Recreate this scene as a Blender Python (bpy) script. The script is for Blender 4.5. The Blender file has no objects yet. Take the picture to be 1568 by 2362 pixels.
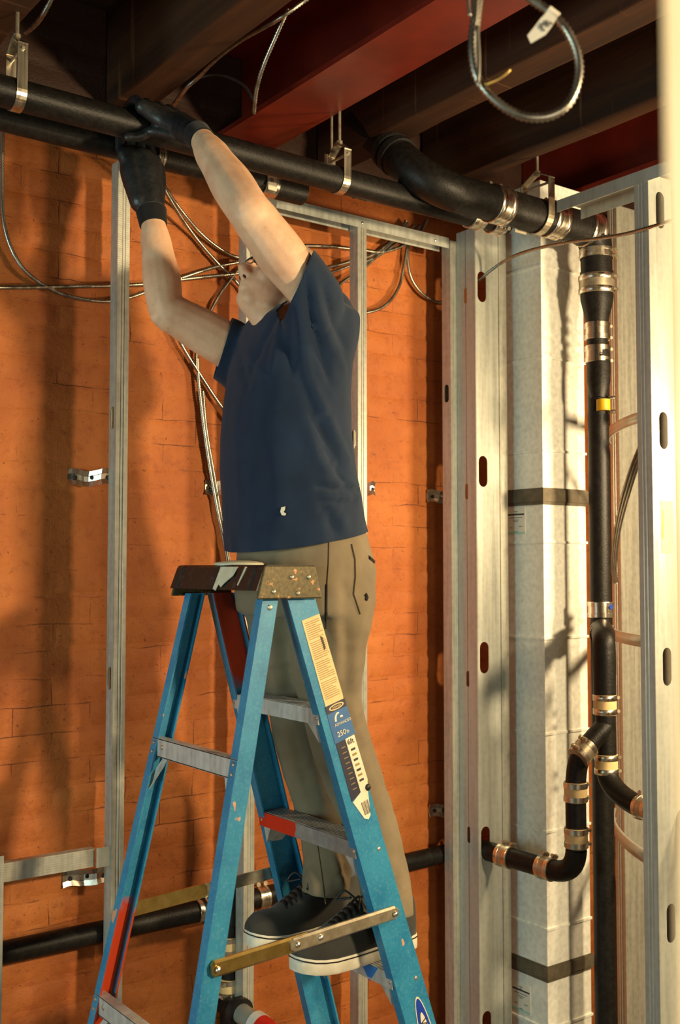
import bpy, bmesh, math, random
import numpy as np
from mathutils import Vector, Matrix, noise
from mathutils.geometry import tessellate_polygon

random.seed(7)
SC = bpy.context.scene
COL = SC.collection
PI = math.pi

# ------------------------------------------------------------------ camera
EYE = 1.72
YAW = math.radians(53.5)
FPX = 2500.0
PITCH = math.atan(129 / 2500.0)
f0 = Vector((math.cos(YAW), math.sin(YAW), 0))
RT = Vector((math.sin(YAW), -math.cos(YAW), 0))
FW = f0 * math.cos(PITCH) + Vector((0, 0, math.sin(PITCH)))
UPV = Vector((0, 0, math.cos(PITCH))) - f0 * math.sin(PITCH)
CAMP = Vector((0, 0, EYE))
cam = bpy.data.cameras.new('camera')
cam.sensor_fit = 'VERTICAL'
cam.sensor_height = 36.0
cam.lens = FPX / 2362 * 36.0
cam.clip_start = 0.05
cam.dof.use_dof = True
cam.dof.focus_distance = 2.75
cam.dof.aperture_fstop = 4.0
cam_o = bpy.data.objects.new('camera', cam)
COL.objects.link(cam_o)
m = Matrix.Identity(4)
for i in range(3):
    m[i][0] = RT[i]; m[i][1] = UPV[i]; m[i][2] = -FW[i]; m[i][3] = CAMP[i]
cam_o.matrix_world = m
SC.camera = cam_o

# ------------------------------------------------------------------ world, lights, exposure
SC.view_settings.view_transform = 'Standard'
SC.view_settings.look = 'None'
SC.view_settings.gamma = 1.0
SC.view_settings.use_curve_mapping = False
SC.view_settings.exposure = 0.0
W = bpy.data.worlds.new('world'); SC.world = W
W.use_nodes = True
W.node_tree.nodes['Background'].inputs[0].default_value = (1.0, 0.72, 0.45, 1)
W.node_tree.nodes['Background'].inputs[1].default_value = 0.02

def area(name, loc, target, size, power, color, size_y=None):
    l = bpy.data.lights.new(name, 'AREA')
    l.energy = power; l.color = color; l.size = size
    if size_y: l.shape = 'RECTANGLE'; l.size_y = size_y
    o = bpy.data.objects.new(name, l); COL.objects.link(o)
    o.location = loc
    o.rotation_euler = (Vector(target) - Vector(loc)).to_track_quat('-Z', 'Y').to_euler()
    return o

area('work_lamp', (3.08, 1.15, 2.10), (2.2, 2.7, 1.6), 0.22, 35, (1.0, 0.74, 0.42), 0.22)
area('tripod_lamp', (2.35, -0.95, 2.30), (1.9, 2.7, 1.7), 0.26, 124, (1.0, 0.77, 0.45), 0.20)
area('window_daylight', (-2.3, 1.75, 1.5), (1.6, 2.0, 1.5), 1.4, 66, (0.68, 0.98, 0.94), 1.4)
area('front_fill', (0.2, -2.4, 1.2), (1.5, 2.5, 1.6), 0.9, 25, (1.0, 0.88, 0.66), 0.9)  # added soft fill from behind the viewer, no real lamp of the room

# ------------------------------------------------------------------ helpers
def U(px, py, X=None, Y=None, Z=None, d=None):
    """point of the place seen at photo pixel (px, py) on the plane X=, Y= or Z="""
    r = FW + RT * ((px - 784) / FPX) + UPV * ((1181 - py) / FPX)
    if X is not None: t = X / r.x
    elif Y is not None: t = Y / r.y
    elif Z is not None: t = (Z - EYE) / r.z
    else: t = d
    return CAMP + r * t

def tag(o, label=None, cat=None, group=None, kind=None):
    if label: o['label'] = label
    if cat: o['category'] = cat
    if group: o['group'] = group
    if kind: o['kind'] = kind
    return o

def empty(name, loc=(0, 0, 0)):
    o = bpy.data.objects.new(name, None)
    o.empty_display_size = 0.05
    COL.objects.link(o)
    o.location = loc
    return o

def link(name, me, mat, parent=None, smooth=False):
    if mat is not None:
        me.materials.clear(); me.materials.append(mat)
    if smooth:
        me.polygons.foreach_set('use_smooth', [True] * len(me.polygons))
    o = bpy.data.objects.new(name, me)
    COL.objects.link(o)
    if parent is not None:
        o.parent = parent
        o.matrix_parent_inverse = Matrix.Translation(-parent.location) if parent.type == 'EMPTY' else parent.matrix_basis.inverted()
    return o

def mesh(name, vs, fs):
    me = bpy.data.meshes.new(name)
    me.from_pydata([tuple(v) for v in vs], [], fs)
    me.update()
    return me

class MB:
    """collects geometry for ONE mesh object"""
    def __init__(s): s.v = []; s.f = []
    def add(s, vs, fs):
        n = len(s.v); s.v += [Vector(v) for v in vs]; s.f += [tuple(i + n for i in f) for f in fs]; return s
    def box(s, lo, hi, bev=0.0):
        x0, y0, z0 = lo; x1, y1, z1 = hi
        if bev <= 0:
            return s.add([(x0,y0,z0),(x1,y0,z0),(x1,y1,z0),(x0,y1,z0),(x0,y0,z1),(x1,y0,z1),(x1,y1,z1),(x0,y1,z1)],
                [(0,3,2,1),(4,5,6,7),(0,1,5,4),(1,2,6,5),(2,3,7,6),(3,0,4,7)])
        bm = bmesh.new(); bmesh.ops.create_cube(bm, size=1)
        for v in bm.verts:
            v.co = Vector(((x0+x1)/2 + v.co.x*(x1-x0), (y0+y1)/2 + v.co.y*(y1-y0), (z0+z1)/2 + v.co.z*(z1-z0)))
        bmesh.ops.bevel(bm, geom=bm.edges[:], offset=bev, segments=2, affect='EDGES', profile=0.6)
        return s.bm(bm)
    def bm(s, bm, mat=None):
        bm.verts.index_update()
        vs = [(mat @ v.co if mat else v.co.copy()) for v in bm.verts]
        fs = [tuple(v.index for v in f.verts) for f in bm.faces]
        bm.free(); return s.add(vs, fs)
    def hexa(s, b, t):
        """4 bottom corners, 4 top corners (same order)"""
        return s.add(list(b) + list(t), [(3,2,1,0),(4,5,6,7),(0,1,5,4),(1,2,6,5),(2,3,7,6),(3,0,4,7)])
    def loft(s, rings, caps=True, closed=True):
        n = len(rings[0]); vs = [p for r in rings for p in r]; fs = []
        for i in range(len(rings) - 1):
            for j in range(n if closed else n - 1):
                k = (j + 1) % n
                fs.append((i*n + j, i*n + k, (i+1)*n + k, (i+1)*n + j))
        if caps:
            fs.append(tuple(reversed(range(n)))); fs.append(tuple(range((len(rings)-1)*n, len(rings)*n)))
        return s.add(vs, fs)
    def tube(s, pts, r, seg=12, caps=True):
        pts = [Vector(p) for p in pts]
        rad = r if hasattr(r, '__len__') else [r] * len(pts)
        rings = []; up = None
        for i, p in enumerate(pts):
            a = pts[max(i-1, 0)]; b = pts[min(i+1, len(pts)-1)]
            t = (b - a)
            if t.length < 1e-9: t = Vector((0, 0, 1))
            t.normalize()
            if up is None:
                up = Vector((0, 0, 1)) if abs(t.z) < 0.9 else Vector((1, 0, 0))
            u = (up - t * up.dot(t)).normalized(); w = t.cross(u); up = u
            rings.append([p + (u * math.cos(2*PI*k/seg) + w * math.sin(2*PI*k/seg)) * rad[i] for k in range(seg)])
        return s.loft(rings, caps)
    def ell(s, c, r, seg=14, rings=9, rot=None):
        vs = []; fs = []
        c = Vector(c); r = (r, r, r) if not hasattr(r, '__len__') else r
        for i in range(1, rings):
            a = PI * i / rings
            for j in range(seg):
                b = 2*PI*j/seg
                p = Vector((r[0]*math.sin(a)*math.cos(b), r[1]*math.sin(a)*math.sin(b), r[2]*math.cos(a)))
                vs.append(c + (rot @ p if rot else p))
        top = Vector((0, 0, r[2])); vs += [c + (rot @ top if rot else top), c - (rot @ top if rot else top)]
        nt = (rings - 1) * seg
        for i in range(rings - 2):
            for j in range(seg):
                k = (j + 1) % seg
                fs.append((i*seg + j, (i+1)*seg + j, (i+1)*seg + k, i*seg + k))
        for j in range(seg):
            k = (j + 1) % seg
            fs.append((nt, j, k)); fs.append((nt + 1, (rings-2)*seg + k, (rings-2)*seg + j))
        return s.add(vs, fs)
    def disc_rivet(s, c, n, r, h):
        """domed rivet head at c, facing n"""
        n = Vector(n).normalized(); c = Vector(c)
        u = n.orthogonal().normalized(); w = n.cross(u)
        rings = []
        for rr, hh in ((1, -0.3), (1, 0.15), (0.75, 0.7), (0.3, 1.0)):
            rings.append([c + n*h*hh + (u*math.cos(2*PI*k/10) + w*math.sin(2*PI*k/10))*r*rr for k in range(10)])
        return s.loft(rings)
    def build(s, name, mat, parent=None, smooth=False, fix=False):
        me = mesh(name, s.v, s.f)
        if fix:
            b = bmesh.new(); b.from_mesh(me); bmesh.ops.recalc_face_normals(b, faces=b.faces); b.to_mesh(me); b.free()
        o = link(name, me, mat, parent, smooth)
        return o

def spline(ctrl, n=12):
    """Catmull-Rom through the control points"""
    P = [Vector(p) for p in ctrl]; P = [P[0]*2 - P[1]] + P + [P[-1]*2 - P[-2]]
    out = []
    for i in range(1, len(P) - 2):
        for k in range(n):
            t = k / n
            a, b, c, d = P[i-1], P[i], P[i+1], P[i+2]
            out.append(0.5*((2*b) + (c-a)*t + (2*a-5*b+4*c-d)*t*t + (-a+3*b-3*c+d)*t*t*t))
    out.append(P[-2]); return out

def resample(pts, step):
    pts = [Vector(p) for p in pts]; out = [pts[0].copy()]; acc = 0.0
    for a, b in zip(pts, pts[1:]):
        L = (b - a).length; t = step - acc
        while t <= L:
            out.append(a + (b - a) * (t / L)); t += step
        acc = L - (t - step)
    out.append(pts[-1]); return out

def autosmooth(o, deg=35):
    me = o.data
    me.polygons.foreach_set('use_smooth', [True] * len(me.polygons))
    b = bmesh.new(); b.from_mesh(me)
    for e in b.edges:
        if len(e.link_faces) == 2 and e.calc_face_angle(0) > math.radians(deg): e.smooth = False
    b.to_mesh(me); b.free()
    return o

# ------------------------------------------------------------------ materials
MATS = {}
def srgb(r, g, b):
    f = lambda c: (c/255/12.92) if c/255 <= 0.04045 else ((c/255+0.055)/1.055)**2.4
    return (f(r), f(g), f(b), 1)

class NT:
    def __init__(s, name):
        s.m = bpy.data.materials.new(name); s.m.use_nodes = True
        s.n = s.m.node_tree.nodes; s.l = s.m.node_tree.links
        s.p = s.n['Principled BSDF']; MATS[name] = s.m
    def node(s, t, **kw):
        n = s.n.new(t)
        for k, v in kw.items():
            if hasattr(n, k): setattr(n, k, v)
            else: n.inputs[k.replace('_', ' ')].default_value = v
        return n
    def link(s, a, b): s.l.new(a, b)
    def coord(s, kind='Object', scale=(1, 1, 1), rot=(0, 0, 0)):
        if kind == 'Position':
            tc = s.node('ShaderNodeNewGeometry')
        else:
            tc = s.node('ShaderNodeTexCoord')
        mp = s.node('ShaderNodeMapping')
        mp.inputs['Scale'].default_value = scale; mp.inputs['Rotation'].default_value = rot
        s.link(tc.outputs[kind], mp.inputs[0]); return mp.outputs[0]
    def noise(s, vec, scale, detail=4, rough=0.55):
        n = s.node('ShaderNodeTexNoise'); n.inputs['Scale'].default_value = scale
        n.inputs['Detail'].default_value = detail; n.inputs['Roughness'].default_value = rough
        s.link(vec, n.inputs['Vector']); return n.outputs['Fac']
    def ramp(s, fac, stops):
        r = s.node('ShaderNodeValToRGB'); e = r.color_ramp.elements
        while len(e) > 1: e.remove(e[-1])
        e[0].position, e[0].color = stops[0]
        for p, c in stops[1:]:
            x = e.new(p); x.color = c
        s.link(fac, r.inputs[0]); return r.outputs[0]
    def mix(s, fac, a, b):
        n = s.node('ShaderNodeMix', data_type='RGBA')
        for sock, v in ((n.inputs[0], fac), (n.inputs[6], a), (n.inputs[7], b)):
            if hasattr(v, 'is_output'): s.link(v, sock)
            else: sock.default_value = v
        return n.outputs[2]
    def math(s, op, a, b=0.0, c=None):
        n = s.node('ShaderNodeMath', operation=op)
        for i, v in enumerate((a, b) if c is None else (a, b, c)):
            if hasattr(v, 'is_output'): s.link(v, n.inputs[i])
            else: n.inputs[i].default_value = v
        return n.outputs[0]
    def bump(s, h, strength=0.3, dist=0.002):
        b = s.node('ShaderNodeBump'); b.inputs['Strength'].default_value = strength; b.inputs['Distance'].default_value = dist
        s.link(h, b.inputs['Height']); s.link(b.outputs[0], s.p.inputs['Normal'])
    def col(s, c):
        if hasattr(c, 'is_output'): s.link(c, s.p.inputs['Base Color'])
        else: s.p.inputs['Base Color'].default_value = c
    def set(s, rough=None, metal=None, spec=None):
        if rough is not None:
            if hasattr(rough, 'is_output'): s.link(rough, s.p.inputs['Roughness'])
            else: s.p.inputs['Roughness'].default_value = rough
        if metal is not None: s.p.inputs['Metallic'].default_value = metal
        if spec is not None: s.p.inputs['Specular IOR Level'].default_value = spec
        return s.m

def K(v): return (v, v, v, 1)

def simple(name, c1, c2, scale=30, rough=0.5, metal=0.0, bump=0.0, bs=200, stretch=(1, 1, 1), spec=None, lo=0.35, hi=0.65):
    t = NT(name); v = t.coord('Object', stretch)
    t.col(t.ramp(t.noise(v, scale, 5), [(lo, c1), (hi, c2)]))
    if bump: t.bump(t.noise(v, bs, 3), bump, 0.002)
    return t.set(rough, metal, spec)

# painted brick: terracotta paint, grime specks, chalky grain
t = NT('painted_brick'); v = t.coord('Position')
base = t.ramp(t.noise(v, 3.2, 6, 0.6), [(0.3, srgb(160, 84, 38)), (0.55, srgb(182, 104, 48)), (0.75, srgb(196, 120, 60))])
grime = t.ramp(t.noise(v, 26, 8, 0.72), [(0.52, K(0)), (0.74, K(1))])
pits = t.ramp(t.noise(v, 95, 4, 0.6), [(0.64, K(0)), (0.74, K(1))])
bk = t.node('ShaderNodeTexBrick'); bk.offset = 0.5; bk.offset_frequency = 2; bk.squash = 1.0
for nm, val in (('Scale', 1.0), ('Mortar Size', 0.0022), ('Mortar Smooth', 0.6), ('Brick Width', 0.212), ('Row Height', 0.0715)): bk.inputs[nm].default_value = val
mp = t.node('ShaderNodeMapping'); mp.inputs['Rotation'].default_value = (-PI/2, 0, 0); mp.inputs['Location'].default_value = (2.603 + 0.106, 0.002, 0)
wob = t.node('ShaderNodeTexNoise'); wob.inputs['Scale'].default_value = 9; wob.inputs['Detail'].default_value = 5; t.link(v, wob.inputs['Vector'])
wa = t.node('ShaderNodeVectorMath', operation='SUBTRACT'); wa.inputs[1].default_value = (0.5, 0.5, 0.5); t.link(wob.outputs['Color'], wa.inputs[0])
wsc = t.node('ShaderNodeVectorMath', operation='SCALE'); wsc.inputs['Scale'].default_value = 0.022; t.link(wa.outputs[0], wsc.inputs[0])
wadd = t.node('ShaderNodeVectorMath', operation='ADD'); t.link(v, wadd.inputs[0]); t.link(wsc.outputs[0], wadd.inputs[1])
t.link(wadd.outputs[0], mp.inputs[0]); t.link(mp.outputs[0], bk.inputs['Vector'])
crack = t.math('MULTIPLY', bk.outputs['Fac'], t.ramp(t.noise(v, 5.5, 5, 0.65), [(0.50, K(0)), (0.62, K(1))]))
c = t.mix(t.math('MULTIPLY', grime, 0.5), base, srgb(120, 50, 26))
c = t.mix(t.math('MULTIPLY', crack, 0.75), c, srgb(70, 28, 14))
c = t.mix(t.math('MULTIPLY', pits, 0.75), c, srgb(60, 24, 14))
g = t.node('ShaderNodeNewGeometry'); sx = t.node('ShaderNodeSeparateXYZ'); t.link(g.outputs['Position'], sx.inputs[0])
joist_shade = t.math('GREATER_THAN', t.math('ADD', sx.outputs['Z'], t.math('MULTIPLY', t.noise(v, 7, 4), 0.14)), 3.02)   # shade up between the joists, painted into the brick colour with a ragged edge
t.col(t.mix(joist_shade, c, srgb(52, 30, 20)))
t.bump(t.math('ADD', t.noise(v, 38, 6, 0.65), t.math('MULTIPLY', t.noise(v, 240, 3), 0.35)), 0.55, 0.006)
t.set(0.62, 0, 0.3)

def galv(name, tint=(0.47, 0.46, 0.39), rough=0.40, metal=0.4, knurl=False, streak=0.06, con=0.72):
    t = NT(name); v = t.coord('Object')
    vo = t.node('ShaderNodeTexVoronoi'); vo.inputs['Scale'].default_value = 55; t.link(v, vo.inputs['Vector'])
    n = t.noise(t.coord('Object', (1, 1, streak)), 60, 4)
    a = tuple(x*con for x in tint) + (1,); b = tuple(min(1, x*1.12) for x in tint) + (1,)
    f = t.math('ADD', t.math('MULTIPLY', vo.outputs['Distance'], 0.3), n)
    t.col(t.ramp(f, [(0.3, a), (0.8, b)]))
    t.link(t.ramp(n, [(0.3, K(rough-0.08)), (0.7, K(rough+0.1))]), t.p.inputs['Roughness'])
    if knurl:
        w = t.node('ShaderNodeTexWave', wave_type='BANDS', bands_direction='Z'); w.inputs['Scale'].default_value = 55
        t.link(v, w.inputs['Vector']); t.bump(w.outputs['Fac'], 0.12, 0.0005)
    else:
        t.bump(n, 0.06, 0.001)
    return t.set(None, metal)
galv('galvanised_steel', knurl=True)
galv('galvanised_web', (0.46, 0.48, 0.43), rough=0.36, metal=0.35, con=0.85)
galv('duct_sheet', (0.84, 0.84, 0.76), 0.5, 0.2, streak=1.0, con=0.86)
galv('coupling_steel', (0.72, 0.66, 0.55), 0.26, 1.0)
galv('cable_steel', (0.40, 0.37, 0.31), 0.34, 1.0)
galv('aluminium', (0.50, 0.50, 0.47), 0.45, 0.3)
galv('strap_steel', (0.66, 0.6, 0.48), 0.3, 1.0)
simple('duct_band', srgb(92, 84, 68), srgb(112, 102, 84), 40, 0.6, 0.3, 0.2)
simple('cast_iron', (0.006, 0.0055, 0.005, 1), (0.014, 0.012, 0.010, 1), 60, 0.46, 0.0, 0.35, 160, spec=0.28)
simple('rubber', (0.008, 0.008, 0.008, 1), (0.014, 0.013, 0.012, 1), 60, 0.55)
simple('timber', srgb(58, 32, 18), srgb(104, 62, 34), 9, 0.75, 0, 0.5, 60, (1.0, 0.09, 1.0))
# joists carry pale lath marks and scratches
t = NT('joist_timber'); v = t.coord('Object', (1, 0.08, 1))
base = t.ramp(t.noise(v, 16, 6, 0.6), [(0.3, srgb(40, 23, 13)), (0.7, srgb(78, 46, 24))])
mk = t.ramp(t.noise(t.coord('Object', (0.6, 11, 0.6)), 3.2, 2, 0.5), [(0.66, K(0)), (0.72, K(1))])
t.col(t.mix(t.math('MULTIPLY', mk, 0.45), base, srgb(120, 84, 52)))
t.bump(t.noise(v, 60, 5), 0.4, 0.003); t.set(0.7, 0, 0.3)
simple('deck_timber', srgb(44, 25, 12), srgb(74, 44, 20), 12, 0.8, 0, 0.4, 60, (0.1, 1, 1))
simple('red_steel', srgb(96, 25, 14), srgb(120, 35, 20), 7, 0.42, 0.0, 0.12, 80)
simple('plaster', srgb(96, 80, 64), srgb(110, 92, 74), 6, 0.8, 0, 0.2, 60)
simple('concrete', srgb(86, 76, 64), srgb(104, 92, 78), 8, 0.8, 0, 0.3, 80)
# fibreglass rails: faded blue with paint specks
def fibre(name, orange=None):
    t = NT(name); v = t.coord('Object')
    base = t.ramp(t.noise(v, 14, 5), [(0.3, srgb(26, 112, 156)), (0.7, srgb(48, 138, 176))])
    dust = t.ramp(t.noise(v, 170, 2), [(0.5, K(0)), (0.85, K(1))])
    c = t.mix(t.math('MULTIPLY', dust, 0.35), base, srgb(120, 172, 186))
    sp = t.ramp(t.noise(t.coord('Object', (1, 1, 0.55)), 34, 2, 0.4), [(0.735, K(0)), (0.755, K(1))])
    c = t.mix(sp, c, srgb(206, 152, 118))
    if orange:
        z0, z1, soft = orange
        g = t.node('ShaderNodeNewGeometry'); sx = t.node('ShaderNodeSeparateXYZ'); t.link(g.outputs['Position'], sx.inputs[0])
        wob = t.math('MULTIPLY', t.math('SUBTRACT', t.noise(v, 18, 3), 0.5), 0.12)
        z = t.math('ADD', sx.outputs['Z'], wob)
        a = t.node('ShaderNodeMapRange', clamp=True); a.inputs[1].default_value = z0-soft; a.inputs[2].default_value = z0+soft; t.link(z, a.inputs[0])
        b = t.node('ShaderNodeMapRange', clamp=True); b.inputs[1].default_value = z1+soft; b.inputs[2].default_value = z1-soft; t.link(z, b.inputs[0])
        k = t.math('MULTIPLY', a.outputs[0], b.outputs[0])
        sn = t.node('ShaderNodeSeparateXYZ'); t.link(g.outputs['Normal'], sn.inputs[0])
        k = t.math('MULTIPLY', k, t.math('GREATER_THAN', sn.outputs['X'], -0.6))
        c = t.mix(k, c, srgb(186, 58, 16))
    t.col(c); t.bump(t.noise(t.coord('Object', (1, 1, 0.08)), 220, 2), 0.12, 0.001)
    return t.set(0.42, 0, 0.45)
fibre('fibreglass')
fibre('fibreglass_overspray', (1.44, 1.70, 0.03))
fibre('fibreglass_orange_foot', (0.66, 0.955, 0.012))
# step with a red sprayed end
t = NT('painted_step'); v = t.coord('Object')
g = t.node('ShaderNodeNewGeometry'); sx = t.node('ShaderNodeSeparateXYZ'); t.link(g.outputs['Position'], sx.inputs[0])
yy = t.math('ADD', sx.outputs['Y'], t.math('MULTIPLY', t.math('SUBTRACT', t.noise(v, 30, 3), 0.5), 0.03))
k = t.math('GREATER_THAN', yy, 2.155)
nz = t.math('LESS_THAN', sx.outputs['X'], 1.4662)
c = t.ramp(t.noise(v, 40, 4), [(0.3, K(0.22)), (0.7, (0.34, 0.33, 0.3, 1))])
t.col(t.mix(t.math('MULTIPLY', k, nz), c, srgb(214, 52, 22))); t.set(0.45, 0.35)
# black plastic cap with pale paint smears
t = NT('cap_plastic'); v = t.coord('Object', (1, 1, 0.5))
sm = t.ramp(t.noise(v, 70, 5, 0.7), [(0.55, K(0)), (0.75, K(1))])
t.col(t.mix(t.math('MULTIPLY', sm, 0.4), (0.012, 0.011, 0.01, 1), srgb(110, 104, 86))); t.bump(t.noise(v, 200), 0.2, 0.001); t.set(0.45)
t = NT('cap_plate'); v = t.coord('Object')
sm = t.ramp(t.noise(v, 45, 4, 0.6), [(0.62, K(0)), (0.66, K(1))])
c = t.ramp(t.noise(v, 120, 4), [(0.3, srgb(62, 54, 34)), (0.7, srgb(92, 82, 54))])
t.col(t.mix(t.math('MULTIPLY', sm, 0.8), c, srgb(178, 128, 80))); t.set(0.45, 0.5)
simple('paint_drip', srgb(206, 200, 170), srgb(222, 216, 190), 60, 0.5)
simple('brass', (0.52, 0.36, 0.10, 1), (0.66, 0.48, 0.16, 1), 50, 0.3, 0.95, 0.1, 200)
simple('worn_steel', (0.42, 0.36, 0.25, 1), (0.62, 0.56, 0.42, 1), 40, 0.38, 0.8, 0.1, 200)
# person
t = NT('skin'); v = t.coord('Object')
c = t.ramp(t.noise(v, 16, 5), [(0.3, srgb(218, 166, 130)), (0.6, srgb(236, 194, 158))])
fr = t.ramp(t.noise(v, 170, 2), [(0.62, K(0)), (0.74, K(1))])
t.col(t.mix(t.math('MULTIPLY', fr, 0.25), c, srgb(168, 100, 66)))
t.p.inputs['Subsurface Weight'].default_value = 0.08; t.p.inputs['Subsurface Radius'].default_value = (0.012, 0.005, 0.003)
t.bump(t.noise(v, 260), 0.08, 0.001); t.set(0.5, 0, 0.4)
def cloth(name, a, b, weave=900, sc=9):
    t = NT(name); v = t.coord('Object')
    t.col(t.ramp(t.noise(v, sc, 6, 0.6), [(0.3, a), (0.7, b)]))
    t.bump(t.math('ADD', t.noise(v, weave, 2), t.math('MULTIPLY', t.noise(v, 40, 4), 0.6)), 0.25, 0.0015)
    t.p.inputs['Sheen Weight'].default_value = 0.15
    return t.set(0.85, 0, 0.2)
cloth('navy_cotton', srgb(24, 38, 58), srgb(32, 48, 70))
cloth('khaki_cotton', srgb(112, 100, 80), srgb(134, 120, 96))
cloth('seam_thread', srgb(66, 54, 40), srgb(80, 66, 50))
cloth('hole_dark', srgb(16, 12, 10), srgb(22, 18, 14))
cloth('shoe_canvas', srgb(50, 50, 47), srgb(66, 65, 60))
simple('nostril_shade', srgb(84, 40, 26), srgb(94, 46, 30), 30, 0.7)
simple('glove_rubber', (0.010, 0.011, 0.012, 1), (0.018, 0.019, 0.02, 1), 60, 0.42, 0, 0.4, 120, spec=0.5)
cloth('glove_knit', srgb(16, 16, 18), srgb(24, 24, 26))
simple('shoe_rubber', srgb(206, 198, 176), srgb(226, 220, 200), 30, 0.55)
simple('black_line', srgb(18, 18, 20), srgb(24, 24, 26), 30, 0.5)
cloth('hair_grey', srgb(150, 122, 92), srgb(186, 158, 124), 400, 60)
# print
simple('label_cream', srgb(214, 184, 128), srgb(226, 200, 146), 20, 0.6)
simple('label_white', srgb(222, 210, 180), srgb(232, 222, 196), 20, 0.6)
simple('label_blue', srgb(44, 92, 148), srgb(52, 104, 160), 20, 0.5)
simple('label_navy', srgb(34, 34, 52), srgb(40, 40, 60), 20, 0.5)
simple('oval_blue', srgb(12, 56, 160), srgb(14, 62, 172), 20, 0.5)
simple('print_dark', srgb(44, 40, 36), srgb(52, 48, 42), 20, 0.6)
simple('print_tan', srgb(150, 118, 70), srgb(160, 128, 80), 20, 0.6)
simple('label_pale_green', srgb(168, 206, 190), srgb(180, 216, 200), 20, 0.6)
simple('tag_white', srgb(226, 218, 200), srgb(238, 232, 216), 20, 0.7)
simple('tape_yellow', srgb(210, 160, 14), srgb(228, 184, 24), 20, 0.45)
simple('red_plastic', srgb(206, 34, 22), srgb(222, 44, 28), 20, 0.35)
simple('grey_plastic', srgb(136, 134, 122), srgb(152, 150, 138), 20, 0.45)
simple('white_plastic', srgb(222, 218, 206), srgb(232, 228, 216), 20, 0.4)
simple('blue_tape', srgb(22, 112, 196), srgb(28, 122, 206), 20, 0.5)
simple('cream_steel', srgb(232, 222, 190), srgb(240, 232, 204), 12, 0.5)
MT = MATS
# ================================================================== STRUCTURE
WY = 2.775                       # front of the brick wall
COURSE, BL, JT = 0.0715, 0.212, 0.006
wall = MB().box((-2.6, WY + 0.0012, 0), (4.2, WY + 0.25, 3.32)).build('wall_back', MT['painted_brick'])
tag(wall, kind='structure')
xs = [0, 0.015, 0.065, 0.135, BL - JT - 0.015, BL - JT]
zs = [0, 0.014, COURSE - JT - 0.014, COURSE - JT]
def brick_mesh(i, w=None):
    rnd = random.Random(i); k = (w or (BL - JT)) / (BL - JT)
    vs = []; fs = []
    dep = rnd.uniform(0.0002, 0.0020)
    tx, tz = rnd.uniform(-0.010, 0.010), rnd.uniform(-0.03, 0.03)
    for a, z in enumerate(zs):
        for b, x in enumerate(xs):
            edge = a in (0, 3) or b in (0, 5)
            y = 0.0016 + rnd.uniform(0, 0.0012) if edge else -dep + rnd.uniform(-0.0013, 0.0013) + tx*(x-0.1) + tz*(z-0.03)
            j = 0.002 if edge else 0.001
            vs.append((x*k + rnd.uniform(-j, j), y, z + rnd.uniform(-j, j)))
    for a in range(3):
        for b in range(5):
            q = a*6 + b; fs.append((q, q+1, q+7, q+6))
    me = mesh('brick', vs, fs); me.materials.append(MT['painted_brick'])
    me.polygons.foreach_set('use_smooth', [True]*len(fs))
    return me
BR = [brick_mesh(i) for i in range(9)]
rest = MB(); nb = 0
for r in range(int(3.28 / COURSE)):
    z = r * COURSE + 0.005
    x = -2.6 + (BL/2 if r % 2 else 0)
    while x < 4.0:
        near = (0.80 < x + 0.1 < 2.62) and 0.36 < z < 3.02
        me = random.choice(BR)
        if near and nb < 300:
            o = bpy.data.objects.new('brick', me); COL.objects.link(o); o.parent = wall
            o.location = (x, WY, z); nb += 1
        else:
            rest.add([Vector(p.co) + Vector((x, WY, z)) for p in me.vertices], [tuple(p.vertices) for p in me.polygons])
        x += BL
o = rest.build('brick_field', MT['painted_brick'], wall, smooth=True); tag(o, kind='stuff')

tag(MB().box((-2.6, -3.0, -0.1), (4.2, 3.0, 0)).build('floor', MT['concrete']), kind='structure')
tag(MB().box((-2.75, -3.0, 0), (-2.6, 3.0, 3.4)).build('wall_left', MT['plaster']), kind='structure')
tag(MB().box((4.2, -3.0, 0), (4.35, 3.0, 3.4)).build('wall_right', MT['plaster']), kind='structure')
tag(MB().box((-2.75, -3.15, 0), (4.35, -3.0, 3.4)).build('wall_front', MT['plaster']), kind='structure')
ceil = MB().box((-2.6, -3.0, 3.30), (4.2, 3.03, 3.42)).build('ceiling', MT['deck_timber'])
tag(ceil, kind='structure')
pm = MB().box((0, 0, 0), (6.8, 0.135, 0.018), 0.003)
pme = mesh('plank', pm.v, pm.f); pme.materials.append(MT['deck_timber'])
for i in range(13):
    o = bpy.data.objects.new('plank', pme); COL.objects.link(o); o.parent = ceil
    o.location = (-2.6, 1.0 + i*0.139, 3.281 - 0.002*(i % 3))

# timber joists and steel beams run from the wall towards the viewer
def joist(x0, x1, zb, h, label, wob=0.004):
    rings = []
    rnd = random.Random(int(x0*1000))
    for i in range(25):
        y = -2.95 + i * (5.71 / 24)
        a, b, c = (rnd.uniform(-wob, wob) for _ in range(3))
        rings.append([(x0 + a, y, zb + c), (x0 + a + 0.004, y, zb - 0.003 + c), (x1 + b - 0.004, y, zb - 0.003 + c), (x1 + b, y, zb + c),
                      (x1 + b, y, zb + h), (x0 + a, y, zb + h)])
    o = MB().loft(rings).build('timber_joist', MT['joist_timber'], fix=True)
    return tag(o, label, 'joist', 'timber joists under the floor deck')
joist(0.775, 0.875, 3.0, 0.28, 'dark timber joist in the upper left corner above the pipe strap')
joist(1.235, 1.335, 3.0, 0.28, 'dark timber joist just left of the red steel beam, armoured cable along it')
joist(1.955, 2.057, 3.0, 0.28, 'brown timber joist just right of the wide red steel beam')
joist(2.395, 2.470, 3.0, 0.28, 'brown timber joist above the thick drain pipe elbow')
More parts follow.
